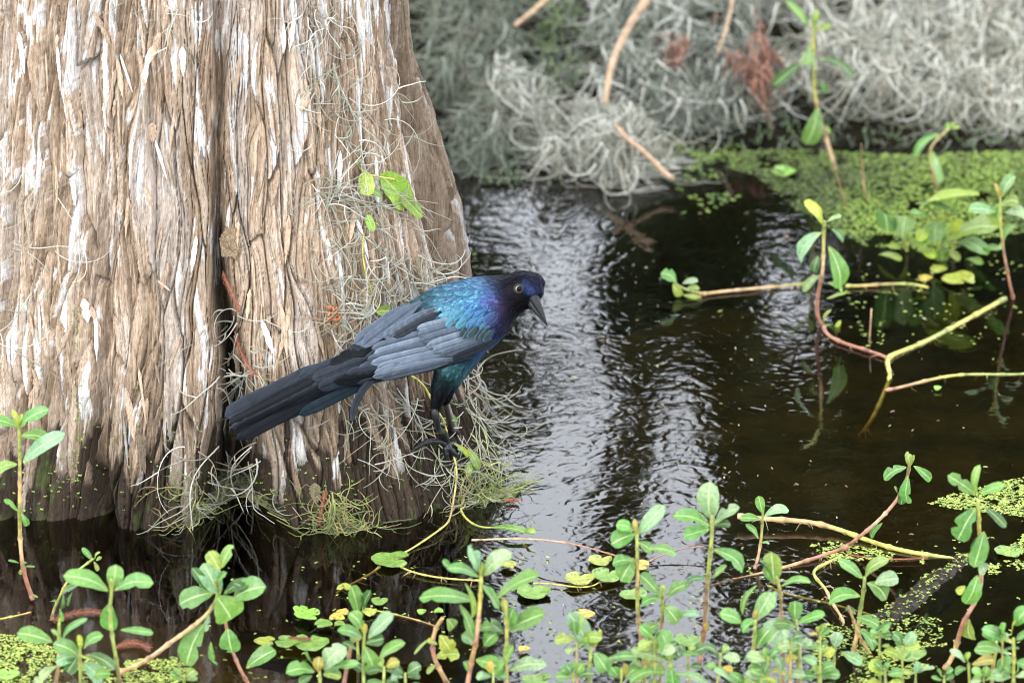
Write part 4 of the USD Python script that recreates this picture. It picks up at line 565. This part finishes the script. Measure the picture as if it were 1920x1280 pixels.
# plants further back
sprig("tall blurred sprig rising in front of the pale moss at the top right", 320, [([(1566, 318), (1552, 270), (1540, 230), (1530, 190), (1526, 140), (1525, 80), (1525, 35)], "ttrygyg", 3.4)], [(1518, 52, 1474, 2, 17, 0), (1526, 52, 1531, 18, 14, 4), (1530, 58, 1560, 48, 13, 4), (1522, 82, 1512, 124, 20, 3), (1536, 108, 1602, 147, 18, 2), (1506, 116, 1449, 162, 18, 2), (1540, 150, 1548, 176, 14, 2), (1534, 200, 1512, 272, 34, 0), (1548, 235, 1556, 250, 8, 4)])
sprig("leafy sprig with a pink lower stem standing left of the duckweed mat", 610, [([(1543, 612), (1532, 570), (1535, 545), (1542, 510), (1544, 460), (1546, 415)], "rrrtyg", 3.6)], [(1543, 421, 1508, 376, 22, 1), (1540, 436, 1498, 490, 38, 3), (1553, 462, 1576, 541, 33, 0), (1550, 416, 1578, 404, 10, 3), (1560, 430, 1582, 453, 20, 2), (1538, 515, 1506, 546, 14, 3), (1534, 480, 1526, 510, 16, 2), (1552, 530, 1580, 548, 16, 4), (1546, 608, 1568, 618, 10, 0), (1545, 606, 1558, 580, 7, 4), (1568, 636, 1576, 600, 9, 1), (1550, 560, 1590, 548, 10, 4)])
sprig("drooping sprig with a spent seed head in front of the duckweed mat", 360, [([(1756, 358), (1748, 320), (1744, 283), (1770, 250), (1780, 240)], "rrgtg", 2.6)], [(1762, 251, 1714, 296, 23, 0), (1748, 283, 1763, 346, 18, 3), (1782, 242, 1800, 238, 8, 1), (1776, 244, 1776, 230, 10, 4), (1780, 240, 1790, 232, 8, 4)])
sprig("slim red stemmed sprig near the right edge", 560, [([(1900, 560), (1890, 515), (1882, 470), (1876, 420), (1876, 370)], "rrbyg", 2.6)], [(1878, 369, 1904, 329, 27, 3), (1868, 398, 1816, 391, 22, 3), (1885, 399, 1926, 405, 22, 3), (1876, 386, 1872, 412, 27, 0), (1882, 452, 1903, 421, 14, 0), (1882, 466, 1870, 464, 18, 0), (1876, 374, 1866, 344, 8, 5), (1880, 380, 1910, 378, 26, 4)])
sprig("small floating sprig at the left end of the far runner", 556, [([(1320, 552), (1300, 546), (1280, 540), (1262, 525)], "oggg", 2.4)], [(1268, 528, 1240, 511, 19, 0), (1280, 531, 1309, 527, 17, 3), (1262, 531, 1276, 556, 15, 4), (1285, 544, 1312, 541, 12, 4), (1280, 553, 1318, 562, 11, 4)])
def raft(label, Y, lv):
    t = thing("floating_plant", label, "water plant")
    for bx, by, tx, ty, w, tone, rd in lv: leaf3("leaf", ony(bx, by, Y - .01), ony(tx, ty, Y - .045), w * PX * 1.12, tone, t, hint=-FWD * .65 + UPV * .9, roundness=rd, sag=.12, fold=.12)
    for bx, by, tx, ty in ((1790, 452, 1778, 480), (1742, 400, 1760, 470), (1690, 440, 1700, 470)): stem3("stalk", [ony(bx, by, Y), ony((bx + tx) / 2 + 3, (by + ty) / 2, Y), ony(tx, ty, Y + .01)], 3.4 * PX, "gy", t)
raft("cluster of glossy round leaved floating plants on the duckweed mat", ydepth(480), [(1724, 388, 1836, 366, 58, 4, .9), (1782, 448, 1872, 424, 70, 4, 1.0), (1800, 450, 1852, 478, 40, 0, 1), (1664, 440, 1655, 396, 40, 0, 1), (1692, 446, 1700, 405, 40, 3, 1), (1752, 458, 1756, 416, 38, 3, 1), (1790, 446, 1796, 410, 20, 1, 1), (1766, 500, 1768, 470, 28, 4, .5),
     (1716, 382, 1790, 396, 20, 2, 0), (1760, 420, 1790, 408, 30, 1, 1), (1735, 430, 1726, 452, 26, 1, 1), (1706, 452, 1738, 462, 24, 4, .8), (1775, 470, 1796, 488, 22, 4, .6), (1740, 410, 1712, 400, 26, 0, 1), (1700, 470, 1668, 462, 22, 4, .8), (1830, 470, 1872, 468, 26, 0, .9), (1724, 466, 1752, 484, 24, 1, .8), (1812, 486, 1840, 496, 22, 4, .7), (1850, 400, 1900, 384, 30, 0, .6), (1646, 478, 1690, 488, 18, 4, .4)])
# runners: stems lying on or just under the water
def runner(label, pts, tones, r, z=.003, name="water_runner", cat="plant runner"):
    zs = np.broadcast_to(z, (len(pts),)); q = [onz(x, y, float(k)) for (x, y), k in zip(pts, zs)]
    if name != "water_runner": tag(stem3(name, q, r * PX, tones), label, cat, 'dry stalks over the water'); return
    t = thing(name, label, cat, 'runners lying on the water'); stem3("stem", q, r * PX, tones, t); rr = np.random.default_rng(int(pts[0][0] * 3 + pts[0][1])); s_ = spline(q, max(18, 7 * len(pts))); V = []
    for k in range(6, len(s_) - 1, 9):
        for _ in range(rr.integers(2, 6)):
            d = rr.normal(0, 1, 3) * [1, 1, .35]; d[2] = -abs(d[2]) * .4; d /= np.linalg.norm(d); L = rr.uniform(.005, .016); V.append(tube(np.array([s_[k], s_[k] + d * L * .5 + rr.normal(0, .0012, 3), s_[k] + d * L + [0, 0, -.003]]), np.array([.00045, .0004, .0002]), 4))
    if V: m = cat_meshes(V); obj("rootlets", m, stem_m, t, col=np.tile(np.array(STEM["t"]) * .7, (len(m[0]), 1)), kind="stuff")
runner("thick orange tan runner lying across the water at the right", [(1383, 967), (1450, 973), (1530, 981), (1572, 992), (1610, 1006), (1690, 1031), (1760, 1043), (1812, 1052)], "tooyyyg", 5.0, [.012, .01, .008, .006, .004, .002, .0, -.004])
runner("reddish brown stem slanting away under the thick orange tan runner", [(1590, 1024), (1530, 1045), (1460, 1066), (1380, 1086), (1325, 1100)], "rrobb", 3.8, [.008, .003, .0, -.002, -.006])
runner("olive stem dropping left from the crossing of the runners", [(1578, 1040), (1550, 1055), (1527, 1070), (1545, 1100), (1558, 1125), (1575, 1152), (1582, 1168)], "gygytoo", 3.0)
runner("thin yellow submerged stem crossing behind the weathered sprig", [(1440, 1098), (1490, 1117), (1550, 1130), (1610, 1146), (1662, 1159)], "yyyy", 2.8, -.002)
runner("yellow green forked stem sinking in the open water at the right", [(1885, 560), (1830, 590), (1760, 628), (1700, 655), (1666, 672), (1668, 700), (1660, 730), (1640, 775), (1612, 818)], "gyygyyyyo", 5.0, [.0, .0, .0, .001, .002, -.001, -.004, -.018, -.045])
runner("pink stem joining the fork in the open water", [(1545, 613), (1575, 640), (1630, 658), (1664, 671)], "rrrr", 3.6)
runner("thin tan green stem running right from the fork to the edge", [(1660, 732), (1720, 718), (1800, 703), (1860, 702), (1930, 700)], "roygg", 3.4, .0)
runner("far runner stem lying on the water left of the leafy sprig", [(1312, 552), (1360, 546), (1435, 539), (1510, 531)], "otog", 3.0)
runner("far olive stem on the water right of the leafy sprig", [(1585, 536), (1640, 534), (1690, 532), (1740, 539)], "yogy", 3.0)
runner("yellow runner between the floating pads at the bottom", [(690, 1143), (730, 1150), (775, 1161), (822, 1176)], "yyoo", 2.6, -.001)
runner("thin double pad stem left of the tall slim sprig", [(1000, 1094), (1050, 1096), (1090, 1100), (1130, 1083)], "yyyy", 1.6)
runner("submerged pale stem sloping down left from the lone pad", [(712, 1062), (690, 1078), (664, 1092), (630, 1112)], "yooo", 2.6, [.0, -.004, -.01, -.02])
runner("pale stem curving right from the lone pad", [(748, 1060), (790, 1076), (840, 1084), (905, 1088)], "yyyy", 1.8)
runner("dry grass stalk bowed over the water right of the trunk foot", [(885, 1012), (985, 1010), (1080, 1021), (1160, 1043), (1205, 1056)], "ttrr", 1.7, [.004, .02, .024, .014, .003], "dry_stalk", "stalk")
runner("thin dry stalk tip beside the tall slim sprig", [(1218, 1052), (1260, 1034), (1320, 1024)], "rbr", 1.3, [.003, .008, .012], "dry_stalk", "stalk")
runner("upright dead stalk standing in the duckweed mat", [(1622, 372), (1619, 340), (1616, 300), (1615, 270)], "ttbb", 1.6, [.002, .03, .06, .085], "dry_stalk", "stalk")
runner("thin grey stalk under the tall blurred sprig", [(1592, 398), (1580, 362), (1566, 318)], "bbb", 1.6, [.002, .03, .065], "dry_stalk", "stalk")
runner("broken stalk with a pale tip below the far olive stem", [(1630, 642), (1632, 610), (1634, 578)], "bbt", 1.8, [.0, .02, .04], "dry_stalk", "stalk")
runner("olive yellow stem lying in the shallows at the left edge", [(-20, 1164), (25, 1156), (58, 1148)], "yyo", 3.0, -.001)
# pads
pad_m = M("pad", {"at": ("attribute", {"attribute": "tint"}), "tc": ("texture_coordinate", {}), "n": ("noise_texture", {"scale": 140.0, "detail": 3.0}), "r": ("rgb_ramp", {"ramp": [(0.3, (.7, .72, .7)), (0.7, (1.25, 1.25, 1.25))]}), "m": ("mix", {"mix_type": "multiply", "fac": 1.0}),
    "v": ("noise_texture", {"scale": 230.0, "detail": 1.5}), "s": ("map_range", {"from_min": 0.64, "from_max": 0.67, "to_min": 0.0, "to_max": 0.9, "clamp": True}), "ms": ("mix", {"color2": (.035, .025, .012)}), "p": ("principled_bsdf", {"roughness": 0.4, "specular_ior_level": 0.45})},
    [("tc.object", "n.vector"), ("tc.object", "v.vector"), ("n.fac", "r.fac"), ("at.color", "m.color1"), ("r.color", "m.color2"), ("v.fac", "s.value"), ("s.result", "ms.fac"), ("m.color", "ms.color1"), ("ms.color", "p.base_color")])
PADS = [(732, 1049, 70, 0, "lone round pad with eaten holes in front of the trunk"), (646, 1100, 28, 1, "small tilted yellowish pad below the lone round pad"), (711, 1125, 30, 0, "oval green pad right of the upright folded leaf"), (692, 1145, 28, 1, "spotted pad at the left end of the yellow runner"),
  (563, 1140, 27, 2, "bright green round pad overlapping a larger one"), (576, 1152, 46, 2, "notched bright pad under the bright green round one"), (642, 1146, 22, 3, "small orange yellow pad in the pad group"), (632, 1156, 29, 3, "larger yellow pad in the pad group"), (607, 1168, 33, 0, "flat green pad left of the yellow pads"), (637, 1168, 20, 0, "tiny pad below the yellow pads"),
  (582, 1204, 66, 0, "wide dull green pad with an orange twig on it"), (538, 1203, 44, 0, "dull pad overlapping the wide dull green pad on its left"), (496, 1201, 38, 1, "yellow green curled pad right of the brown stem"), (790, 1145, 17, 2, "tiny bright pad right of the yellow runner"), (823, 1144, 17, 2, "tiny pad beside the large centre sprig"),
  (1124, 1050, 44, 1, "speckled pad left of the tall slim sprig"), (1138, 1077, 60, 0, "round green pad touching the tall slim sprig"), (1086, 1084, 54, 1, "yellow spotted pad beside the round green one"), (1000, 1108, 62, 0, "green pad tucked behind the broad centre leaf"), (1197, 1058, 40, 3, "yellow brown curled pad behind the tall slim sprig"),
  (1095, 1150, 40, 3, "old yellow pad over the dark water at bottom centre"), (1290, 1199, 52, 0, "green oval pad left of the red stem foot"), (983, 1215, 22, 3, "small brown pad at the bottom centre"), (1006, 1275, 52, 0, "mottled pad at the bottom edge centre"), (1188, 1115, 50, 0, "pad half hidden behind the short pale tipped sprig"), (954, 1058, 28, 1, "pad behind the tip of the large centre sprig"),
  (1760, 503, 34, 1, "yellow leaf pad below the round leaved cluster"), (1798, 523, 66, 1, "large yellowish pad below the round leaved cluster"), (1735, 520, 28, 3, "small yellow pad left of the large yellowish one"), (15, 1262, 40, 2, "yellow green pad in the bottom left corner"), (1758, 726, 15, 2, "tiny round green pad under the fork stem"), (1470, 321, 52, 2, "pale pad at the left end of the duckweed mat"), (1270, 268, 34, 2, "pale floating leaf at the far left tip of the duckweed mat"), (1890, 1033, 50, 0, "green leaf pad at the right edge by the duckweed"), (1705, 1225, 60, 0, "dark submerged looking pad below the sunken log")]
PT = [(.085, .15, .025), (.17, .19, .03), (.12, .24, .03), (.26, .20, .035)]
for i, (x, y, w, tn, lab) in enumerate(PADS):
    r = np.random.default_rng(900 + i); c = onz(x, y, .004 + .0012 * (i % 3)); n = 40; a = np.linspace(0, 2 * math.pi, n, endpoint=False); a0 = r.uniform(0, 6.28)
    notch = 1 - .75 * np.exp(-((((a - a0 + math.pi) % (2 * math.pi)) - math.pi) / .16) ** 2) * (w > 24); rr = w / 2 * PX * notch * (1 + .05 * np.sin(a * 3 + a0) + .03 * np.sin(a * 7 + 2 * a0) + .015 * r.normal(0, 1, n))
    V, C = [c], [np.array(PT[tn])]
    for ring, k in enumerate((.35, .7, .92, 1.0)):
        zz_ = .0006 * math.sin(ring) + (.0015 * (ring == 3)) * np.sin(a * 2 + a0) + (.002 * (ring >= 2) * (1 + np.sin(a * 3 + a0)) * (w > 40) * .5); V += list(np.stack([c[0] + rr * k * np.cos(a), c[1] + rr * k * np.sin(a), c[2] + zz_ * np.ones(n)], 1)); C += [np.array(PT[tn]) * f for f in np.full(n, 1 - .12 * (ring == 3)) * r.uniform(.85, 1.15, n)]
    j = np.arange(n); j2 = (j + 1) % n; F = [np.stack([np.zeros(n, int), 1 + j, 1 + j2], 1)]
    for ring in range(3): o = 1 + ring * n; F += [np.stack([o + j, o + n + j, o + n + j2], 1), np.stack([o + j, o + n + j2, o + j2], 1)]
    V = np.array(V); F = np.vstack(F); low = V - [0, 0, .0009]; m = len(V); rim = np.arange(m - n, m); r2 = np.roll(rim, -1)
    tag(obj("floating_pad", (np.vstack([V, low]), np.vstack([F, F[:, ::-1] + m, np.stack([rim, rim + m, r2 + m], 1), np.stack([rim, r2 + m, r2], 1)])), pad_m, col=np.vstack([C, C])), lab, "lily pad", "floating pads")
# duckweed
def fronds(pos, r, size, cols, tilt=.15, up=(0, 0, 1)):
    V, F, C = [], [], []; up = np.array(up, float)
    for p in pos:
        g = pick(r, cols)
        for _ in range(r.integers(1, 5)):
            s_ = size * r.uniform(.45, 1.35); a0 = r.uniform(0, 6.28); q = p + np.array([math.cos(a0), math.sin(a0), 0]) * s_ * .7 * (up[2] > .5); nrm = up + r.normal(0, tilt, 3); nrm /= np.linalg.norm(nrm); a = np.cross(nrm, [.3, .9, .2]); a /= np.linalg.norm(a); b = np.cross(nrm, a); k = len(V) * 7
            an = np.arange(6) * math.pi / 3 + a0; V.append(np.vstack([q + nrm * s_ * .25, q + s_ * (np.cos(an)[:, None] * a * .62 + np.sin(an)[:, None] * b * .45)])); F.append(np.array([[0, 1 + i, 1 + (i + 1) % 6] for i in range(6)]) + k); C.append(np.tile(g * r.uniform(.85, 1.15), (7, 1)))
    return (np.vstack(V), np.vstack(F)), np.vstack(C)
DWC = [(.17, .22, .028), (.13, .185, .024), (.22, .25, .045), (.095, .14, .018)]; DWM = [(.065, .115, .010), (.092, .142, .014), (.04, .075, .007), (.125, .165, .02)]
def weed(label, seed, poly, count, size=.0021, cols=DWC, thr=.45, z=.004, lump=0.0, fs=45., var=False):
    r = np.random.default_rng(seed); p = np.array(poly, float); n = count * 5; x, y = r.uniform(p[:, 0].min(), p[:, 0].max(), n), r.uniform(p[:, 1].min(), p[:, 1].max(), n)
    ok = inside(x, y, poly) & (fbm(P3(x / fs, y / fs * 2.2), 4, seed) > thr + r.normal(0, .03, n)); x, y = x[ok][:count], y[ok][:count]
    pos = np.array([onz(a, b, z + lump * float(v)) for a, b, v in zip(x, y, fbm(P3(x / 30, y / 14), 3, seed + 1) * r.uniform(.4, 1, len(x)))]); m, c = fronds(pos, r, size, cols, .2 + 8 * lump); c = c * (np.clip(2.4 * fbm(m[0] * [11, 7, 0] + 3, 3, 77) - .05, .5, 1.8)[:, None] if var else 1); tag(obj("duckweed", m, weed_m, col=c, smooth=False), label, "duckweed", kind="stuff")
weed("duckweed carpet in the bottom left corner", 301, [(-20, 1185), (60, 1195), (110, 1215), (200, 1238), (330, 1230), (370, 1262), (300, 1300), (-20, 1320)], 2300, thr=.40)
weed("duckweed patch by the right edge", 302, [(1735, 942), (1800, 922), (1870, 905), (1950, 885), (1950, 975), (1880, 962), (1800, 955)], 1100, thr=.36)
weed("duckweed flecks gathered around the sunken log", 303, [(1530, 1170), (1680, 1145), (1790, 1165), (1760, 1240), (1660, 1290), (1510, 1290), (1530, 1200)], 900, thr=.50)
weed("duckweed caught along the thick runner", 304, [(1515, 1022), (1560, 1012), (1620, 1026), (1740, 1044), (1730, 1056), (1640, 1048), (1560, 1054)], 300, thr=.42)
weed("duckweed beside the sprigs at the right edge below the patch", 305, [(1840, 1080), (1875, 1035), (1950, 980), (1950, 1060), (1870, 1075)], 320, thr=.44)
weed("thick green duckweed mat in the background at the right", 306, [(1238, 262), (1330, 288), (1460, 278), (1700, 290), (1960, 280), (1960, 430), (1850, 446), (1760, 476), (1620, 460), (1500, 400), (1420, 330), (1320, 305)], 12000, .0017, DWM, .35, .004, .014, var=True)
weed("scattered duckweed specks on the open water", 307, [(380, 1060), (1920, 1000), (1960, 1300), (300, 1300)], 330, thr=.52, fs=30)
weed("loose duckweed specks between the far runners", 308, [(1570, 520), (1920, 470), (1920, 640), (1600, 660)], 130, thr=.5, fs=40)
weed("green algae flecks along the bank edge of the water", 309, [(1180, 250), (1460, 255), (1460, 330), (1330, 400), (1240, 330)], 260, .003, DWM, .5)
r = np.random.default_rng(310); P = []
for cx, cy, sx, sy, n in ((146, 830, 5, 90, 40), (120, 905, 40, 40, 30), (60, 930, 40, 24, 16), (300, 860, 60, 60, 40), (480, 940, 40, 40, 60), (400, 960, 40, 24, 60), (650, 960, 40, 30, 50), (700, 840, 50, 60, 24), (890, 900, 40, 40, 60), (142, 600, 4, 40, 16), (560, 880, 40, 50, 20), (830, 800, 30, 60, 24)):
    for _ in range(n):
        q = on_bark(cx + r.normal() * sx, min(cy + r.normal() * sy, 985), .0022)
        if q[2] > .002: P.append(q)
m, c = fronds(P, r, .0017, [(.13, .20, .03), (.09, .15, .02), (.06, .10, .015)], .4, -FWD * .8 + np.array([0, 0, .6])); tag(obj("duckweed", m, weed_m, col=c, smooth=False), "green duckweed flecks stuck to the wet bark", "duckweed", kind="stuff")
# the sunken log
log_m = M("wet_log", {"tc": ("texture_coordinate", {}), "mp": ("mapping", {"scale": (60.0, 60.0, 60.0)}), "n": ("noise_texture", {"scale": 1.0, "detail": 5.0, "roughness": .65}), "r": ("rgb_ramp", {"ramp": [(0.3, (.004, .003, .002)), (0.6, (.012, .008, .005)), (0.8, (.03, .02, .014))]}), "b": ("bump", {"strength": .8, "distance": .003}), "p": ("principled_bsdf", {"roughness": .35, "specular_ior_level": .06})}, [("tc.object", "mp.vector"), ("mp.vector", "n.vector"), ("n.fac", "r.fac"), ("r.color", "p.base_color"), ("n.fac", "b.height"), ("b.normal", "p.normal")])
lp = spline([onz(1600, 1235, -.03), onz(1660, 1190, -.019), onz(1720, 1140, -.0165), onz(1790, 1085, -.016), onz(1860, 1030, -.03)], 60); v, f = tube(lp, np.interp(np.linspace(0, 1, 60), [0, .2, .5, .8, 1], [.026, .023, .020, .017, .012]), 26)
vn = np.array(trimesh.Trimesh(v, f, process=False).vertex_normals); v = v + vn * ((fbm(v * [70, 70, 70], 4, 6) - .5) * .011)[:, None]
tag(obj("sunken_log", (v, f), log_m), "dark waterlogged log breaking the surface at the lower right", "log")
r = np.random.default_rng(12); top = v[(v[:, 2] > .001)]; P = top[r.choice(len(top), min(150, len(top)))] + [0, 0, .0012] + r.normal(0, .002, (min(150, len(top)), 3)) * [1, 1, 0]
m, c = fronds(P, r, .002, DWC, .3); tag(obj("duckweed", m, weed_m, col=c, smooth=False), "duckweed specks on top of the sunken log", "duckweed", kind="stuff")

# ---------------------------------------------------------------- small things on the trunk
def bl(x, y, l): return on_bark(x, y, l)
t = thing("vine", "bright green vine leaves on the right lobe of the trunk", "vine")
stem3("stem", [bl(668, 300, .004), bl(688, 325, .006), bl(712, 332, .01), bl(740, 350, .012)], 1.6 * PX, "gyy", t)
for b_, t_, w, tn in (((712, 328), (762, 384), 52, 6), ((728, 346), (793, 408), 26, 4), ((684, 322), (690, 368), 30, 6), ((690, 352), (716, 368), 14, 4), ((688, 402), (700, 434), 16, 6)): leaf3("leaf", bl(*b_, .008), bl(*t_, .016), w * PX, tn, t, hint=-FWD + UPV * .3, roundness=.9, sag=.05)
t = thing("vine", "yellow creeper with a green leaf close above the wing of the bird", "vine")
stem3("stem", [bl(682, 440, .004), bl(680, 475, .006), bl(688, 520, .008), bl(705, 565, .008), bl(720, 600, .006)], 1.8 * PX, "yygy", t, False); leaf3("leaf", bl(704, 584, .012), bl(734, 582, .014), 22 * PX, 4, t, hint=-FWD, roundness=.9)
t = thing("vine", "thin yellow vine running past the foot of the bird down to the lone pad", "vine")
stem3("stem", [bl(770, 705, .004), bl(806, 743, .008), bl(821, 771, .012), bl(832, 789, .014), bl(839, 816, .014), bl(849, 849, .012), bl(855, 874, .010), bl(855, 905, .010), bl(849, 945, .014), onz(826, 991, .006), onz(795, 1013, .004), onz(757, 1036, .003)], 2.1 * PX, "yyyytyyy", t)
for b_, t_, w, tn in (((849, 829), (879, 857), 10, 1), ((877, 841), (898, 878), 17, 4), ((881, 861), (879, 894), 11, 4), ((886, 865), (886, 890), 8, 0), ((851, 779), (857, 792), 9, 0), ((866, 850), (858, 842), 9, 4)): leaf3("leaf", bl(*b_, .012), bl(*t_, .016), w * PX, tn, t, hint=-FWD + UPV * .4)
t = thing("water_plant", "green weed floating at the right foot of the trunk", "water plant")
stem3("stem", [bl(868, 955, .01), onz(878, 975, .006), onz(898, 986, .005), onz(925, 988, .006)], 2.2 * PX, "gyg", t); leaf3("leaf", onz(920, 988, .007), onz(1000, 1001, .006), 22 * PX, 0, t, hint=np.array([0, -.3, 1.0])); leaf3("leaf", onz(985, 996, .007), onz(1004, 998, .012), 13 * PX, 4, t)
leaf3("leaf", ony(988, 1014, -.03), ony(1013, 1049, -.045), 15 * PX, 0, t); stem3("stalk", [ony(985, 1022, -.03), ony(973, 1062, -.03)], 3.6 * PX, "oo", t)
orange_m = plain("orange_seed", (.24, .075, .02), .5, .35, 300., .4); rust_m = plain("rust_needles", (.17, .06, .032), .7, .35, 300., .3)
t = thing("seed_cluster", "small cluster of orange seeds on a dry stalk against the bark", "seeds")
r = np.random.default_rng(5); stem3("stalk", [bl(560, 604, .004), bl(600, 600, .008), bl(622, 600, .010), bl(630, 570, .010)], 1.0 * PX, "rr", t, False)
for i in range(22):
    x, y = 625 + r.normal() * 8, 590 + r.normal() * 11; s_ = trimesh.creation.icosphere(1, r.uniform(2.2, 3.5) * PX); s_.apply_translation(bl(x, y, .010 + .004 * r.random())); obj("seed", s_, orange_m, t)
def frond(label, pts, nl, seed, surf, w=1.1, name="dead_frond"):
    r = np.random.default_rng(seed); s_ = spline([surf(*p) for p in pts], 40); V = [tube(s_, w * PX, 5)]
    for k in range(2, 39):
        tn = s_[min(k + 1, 39)] - s_[k - 1]; tn /= np.linalg.norm(tn)
        for sg in (-1, 1):
            d = tn * .8 + sg * np.cross(tn, -FWD) * .7 + r.normal(0, .12, 3) - FWD * .15; d /= np.linalg.norm(d); V.append(tube(np.array([s_[k], s_[k] + d * nl * PX * .6, s_[k] + d * nl * PX * r.uniform(.8, 1.2) - UPV * .0008]), np.array([.6, .5, .2]) * PX, 3))
    tag(obj(name, cat_meshes(V), rust_m), label, "dead foliage")
sb = lambda x, y: bl(x, y, .012); sw_ = lambda x, y: onz(x, y, .004)
frond("rust red cypress frond in the furrow above the moss knot", [(418, 508), (428, 535), (440, 560), (447, 585)], 9, 1, sb); frond("longer rust red frond hanging through the moss knot", [(440, 620), (450, 655), (468, 690), (482, 705)], 9, 2, sb, 1.1); frond("short rust frond standing at the foot of the trunk", [(611, 915), (604, 950), (598, 985)], 6, 3, sb)
frond("rust brown frond floating by the bent little sprig at the left", [(92, 1162), (130, 1152), (165, 1146), (192, 1150)], 12, 4, sw_, .9); frond("small orange frond floating on the duckweed at the left", [(215, 1216), (245, 1205), (282, 1214)], 12, 5, sw_, .9); frond("orange brown frond caught along the thick runner", [(1585, 1038), (1640, 1046), (1690, 1048), (1740, 1044)], 5, 6, sw_); frond("thin orange twig lying on the wide dull green pad", [(540, 1194), (562, 1196), (582, 1197)], 5, 7, lambda x, y: onz(x, y, .008)); frond("little orange frond at the right foot of the trunk", [(945, 940), (958, 936), (972, 938)], 6, 8, sw_)
# dirt lump in the furrow, loose bark
s_ = trimesh.creation.icosphere(4, 1.0); v = np.array(s_.vertices); c = bl(436, 452, -.004); v = c + (v[:, :1] * RGT * 21 + v[:, 1:2] * UPV * 34 + v[:, 2:] * FWD * 16) * PX * (1 + 1.1 * (fbm(v * 1.7, 4, 3) - .5) + .25 * (fbm(v * 9, 3, 4) - .5))[:, None]
obj("burl", (v, np.array(s_.faces)), plain("soil_crust", (.135, .098, .062), .95, .5, 500., .2, 1.0), tree, label="crumbly brown lump of soil and bark in the furrow")
r = np.random.default_rng(40)
SPOT = [(300, 60, 62, -18, 13), (262, 100, 70, 8, 9), (35, 60, 80, 8, 9), (285, 230, 40, 2, 15), (157, 560, 46, 10, 15), (590, 905, 40, 4, 20), (75, 710, 60, -22, 12), (578, 165, 46, -16, 14), (295, 525, 34, 50, 5), (270, 350, 40, 24, 8), (60, 690, 40, 20, 7)] + [(r.uniform(5, 720), r.uniform(10, 820), r.uniform(35, 110), r.normal(0, 9), r.uniform(4, 11)) for _ in range(70)]
for x, y, L, an, w in SPOT:
    if 392 < x < 440 or (x > 640 and y > 430): continue
    n = 12; u = np.linspace(0, 1, n); dx, dy = math.sin(math.radians(an)), math.cos(math.radians(an)); V = []
    q = np.array([on_bark(x + dx * L * k, y + dy * L * k, 0) for k in u]); dd = np.linalg.norm(q - EYE, axis=1); dd = np.polyval(np.polyfit(u, dd, 2), u); curl = .0015 + .005 * u ** 3 * r.random() + .001 * np.sin(u * 6)
    prof = np.clip(np.minimum(u * 6 + .15, (1 - u) * 3 + .05), 0, 1) * (1 + .15 * r.normal(0, 1, n)); top = []
    for sg in (-1, -.4, .4, 1): top.append([EYE + ray(x + dx * L * k + sg * w / 2 * p * dy, y + dy * L * k - sg * w / 2 * p * dx) * ((d_ - c_ + .0012 * abs(sg)) / np.linalg.norm(ray(x, y))) for k, p, d_, c_ in zip(u, prof, dd, curl)])
    top = np.array(top).transpose(1, 0, 2); g = grid_faces(n, 4); N = n * 4; low = top + FWD * .0014; rim = np.concatenate([np.arange(4), np.arange(1, n) * 4 + 3, (n - 1) * 4 + np.arange(2, -1, -1), np.arange(n - 2, 0, -1) * 4]); r2 = np.roll(rim, -1)
    b0 = np.array([.30, .225, .16]) * r.uniform(.75, 1.3) if r.random() > .25 else np.array([.55, .53, .5]); obj("bark_strip", (np.vstack([top.reshape(-1, 3), low.reshape(-1, 3)]), np.vstack([g[:, ::-1], g + N, np.stack([rim, r2, r2 + N], 1), np.stack([rim, r2 + N, rim + N], 1)])), bark_m, tree, smooth=35) ; m_ = stage.GetPrimAtPath(tree.GetPath().AppendChild("bark_strip" + (f"_{used[(str(tree.GetPath()), 'bark_strip')] - 1:03d}" if used[(str(tree.GetPath()), 'bark_strip')] > 1 else "")))
    nv = len(UsdGeom.Mesh(m_).GetPointsAttr().Get()); UsdGeom.PrimvarsAPI(m_).CreatePrimvar("tint", Sdf.ValueTypeNames.Color3fArray, "vertex").Set(Vt.Vec3fArray.FromNumpy(np.tile(b0 * (.35 if y > 760 else 1), (nv, 1)).astype(np.float32)))
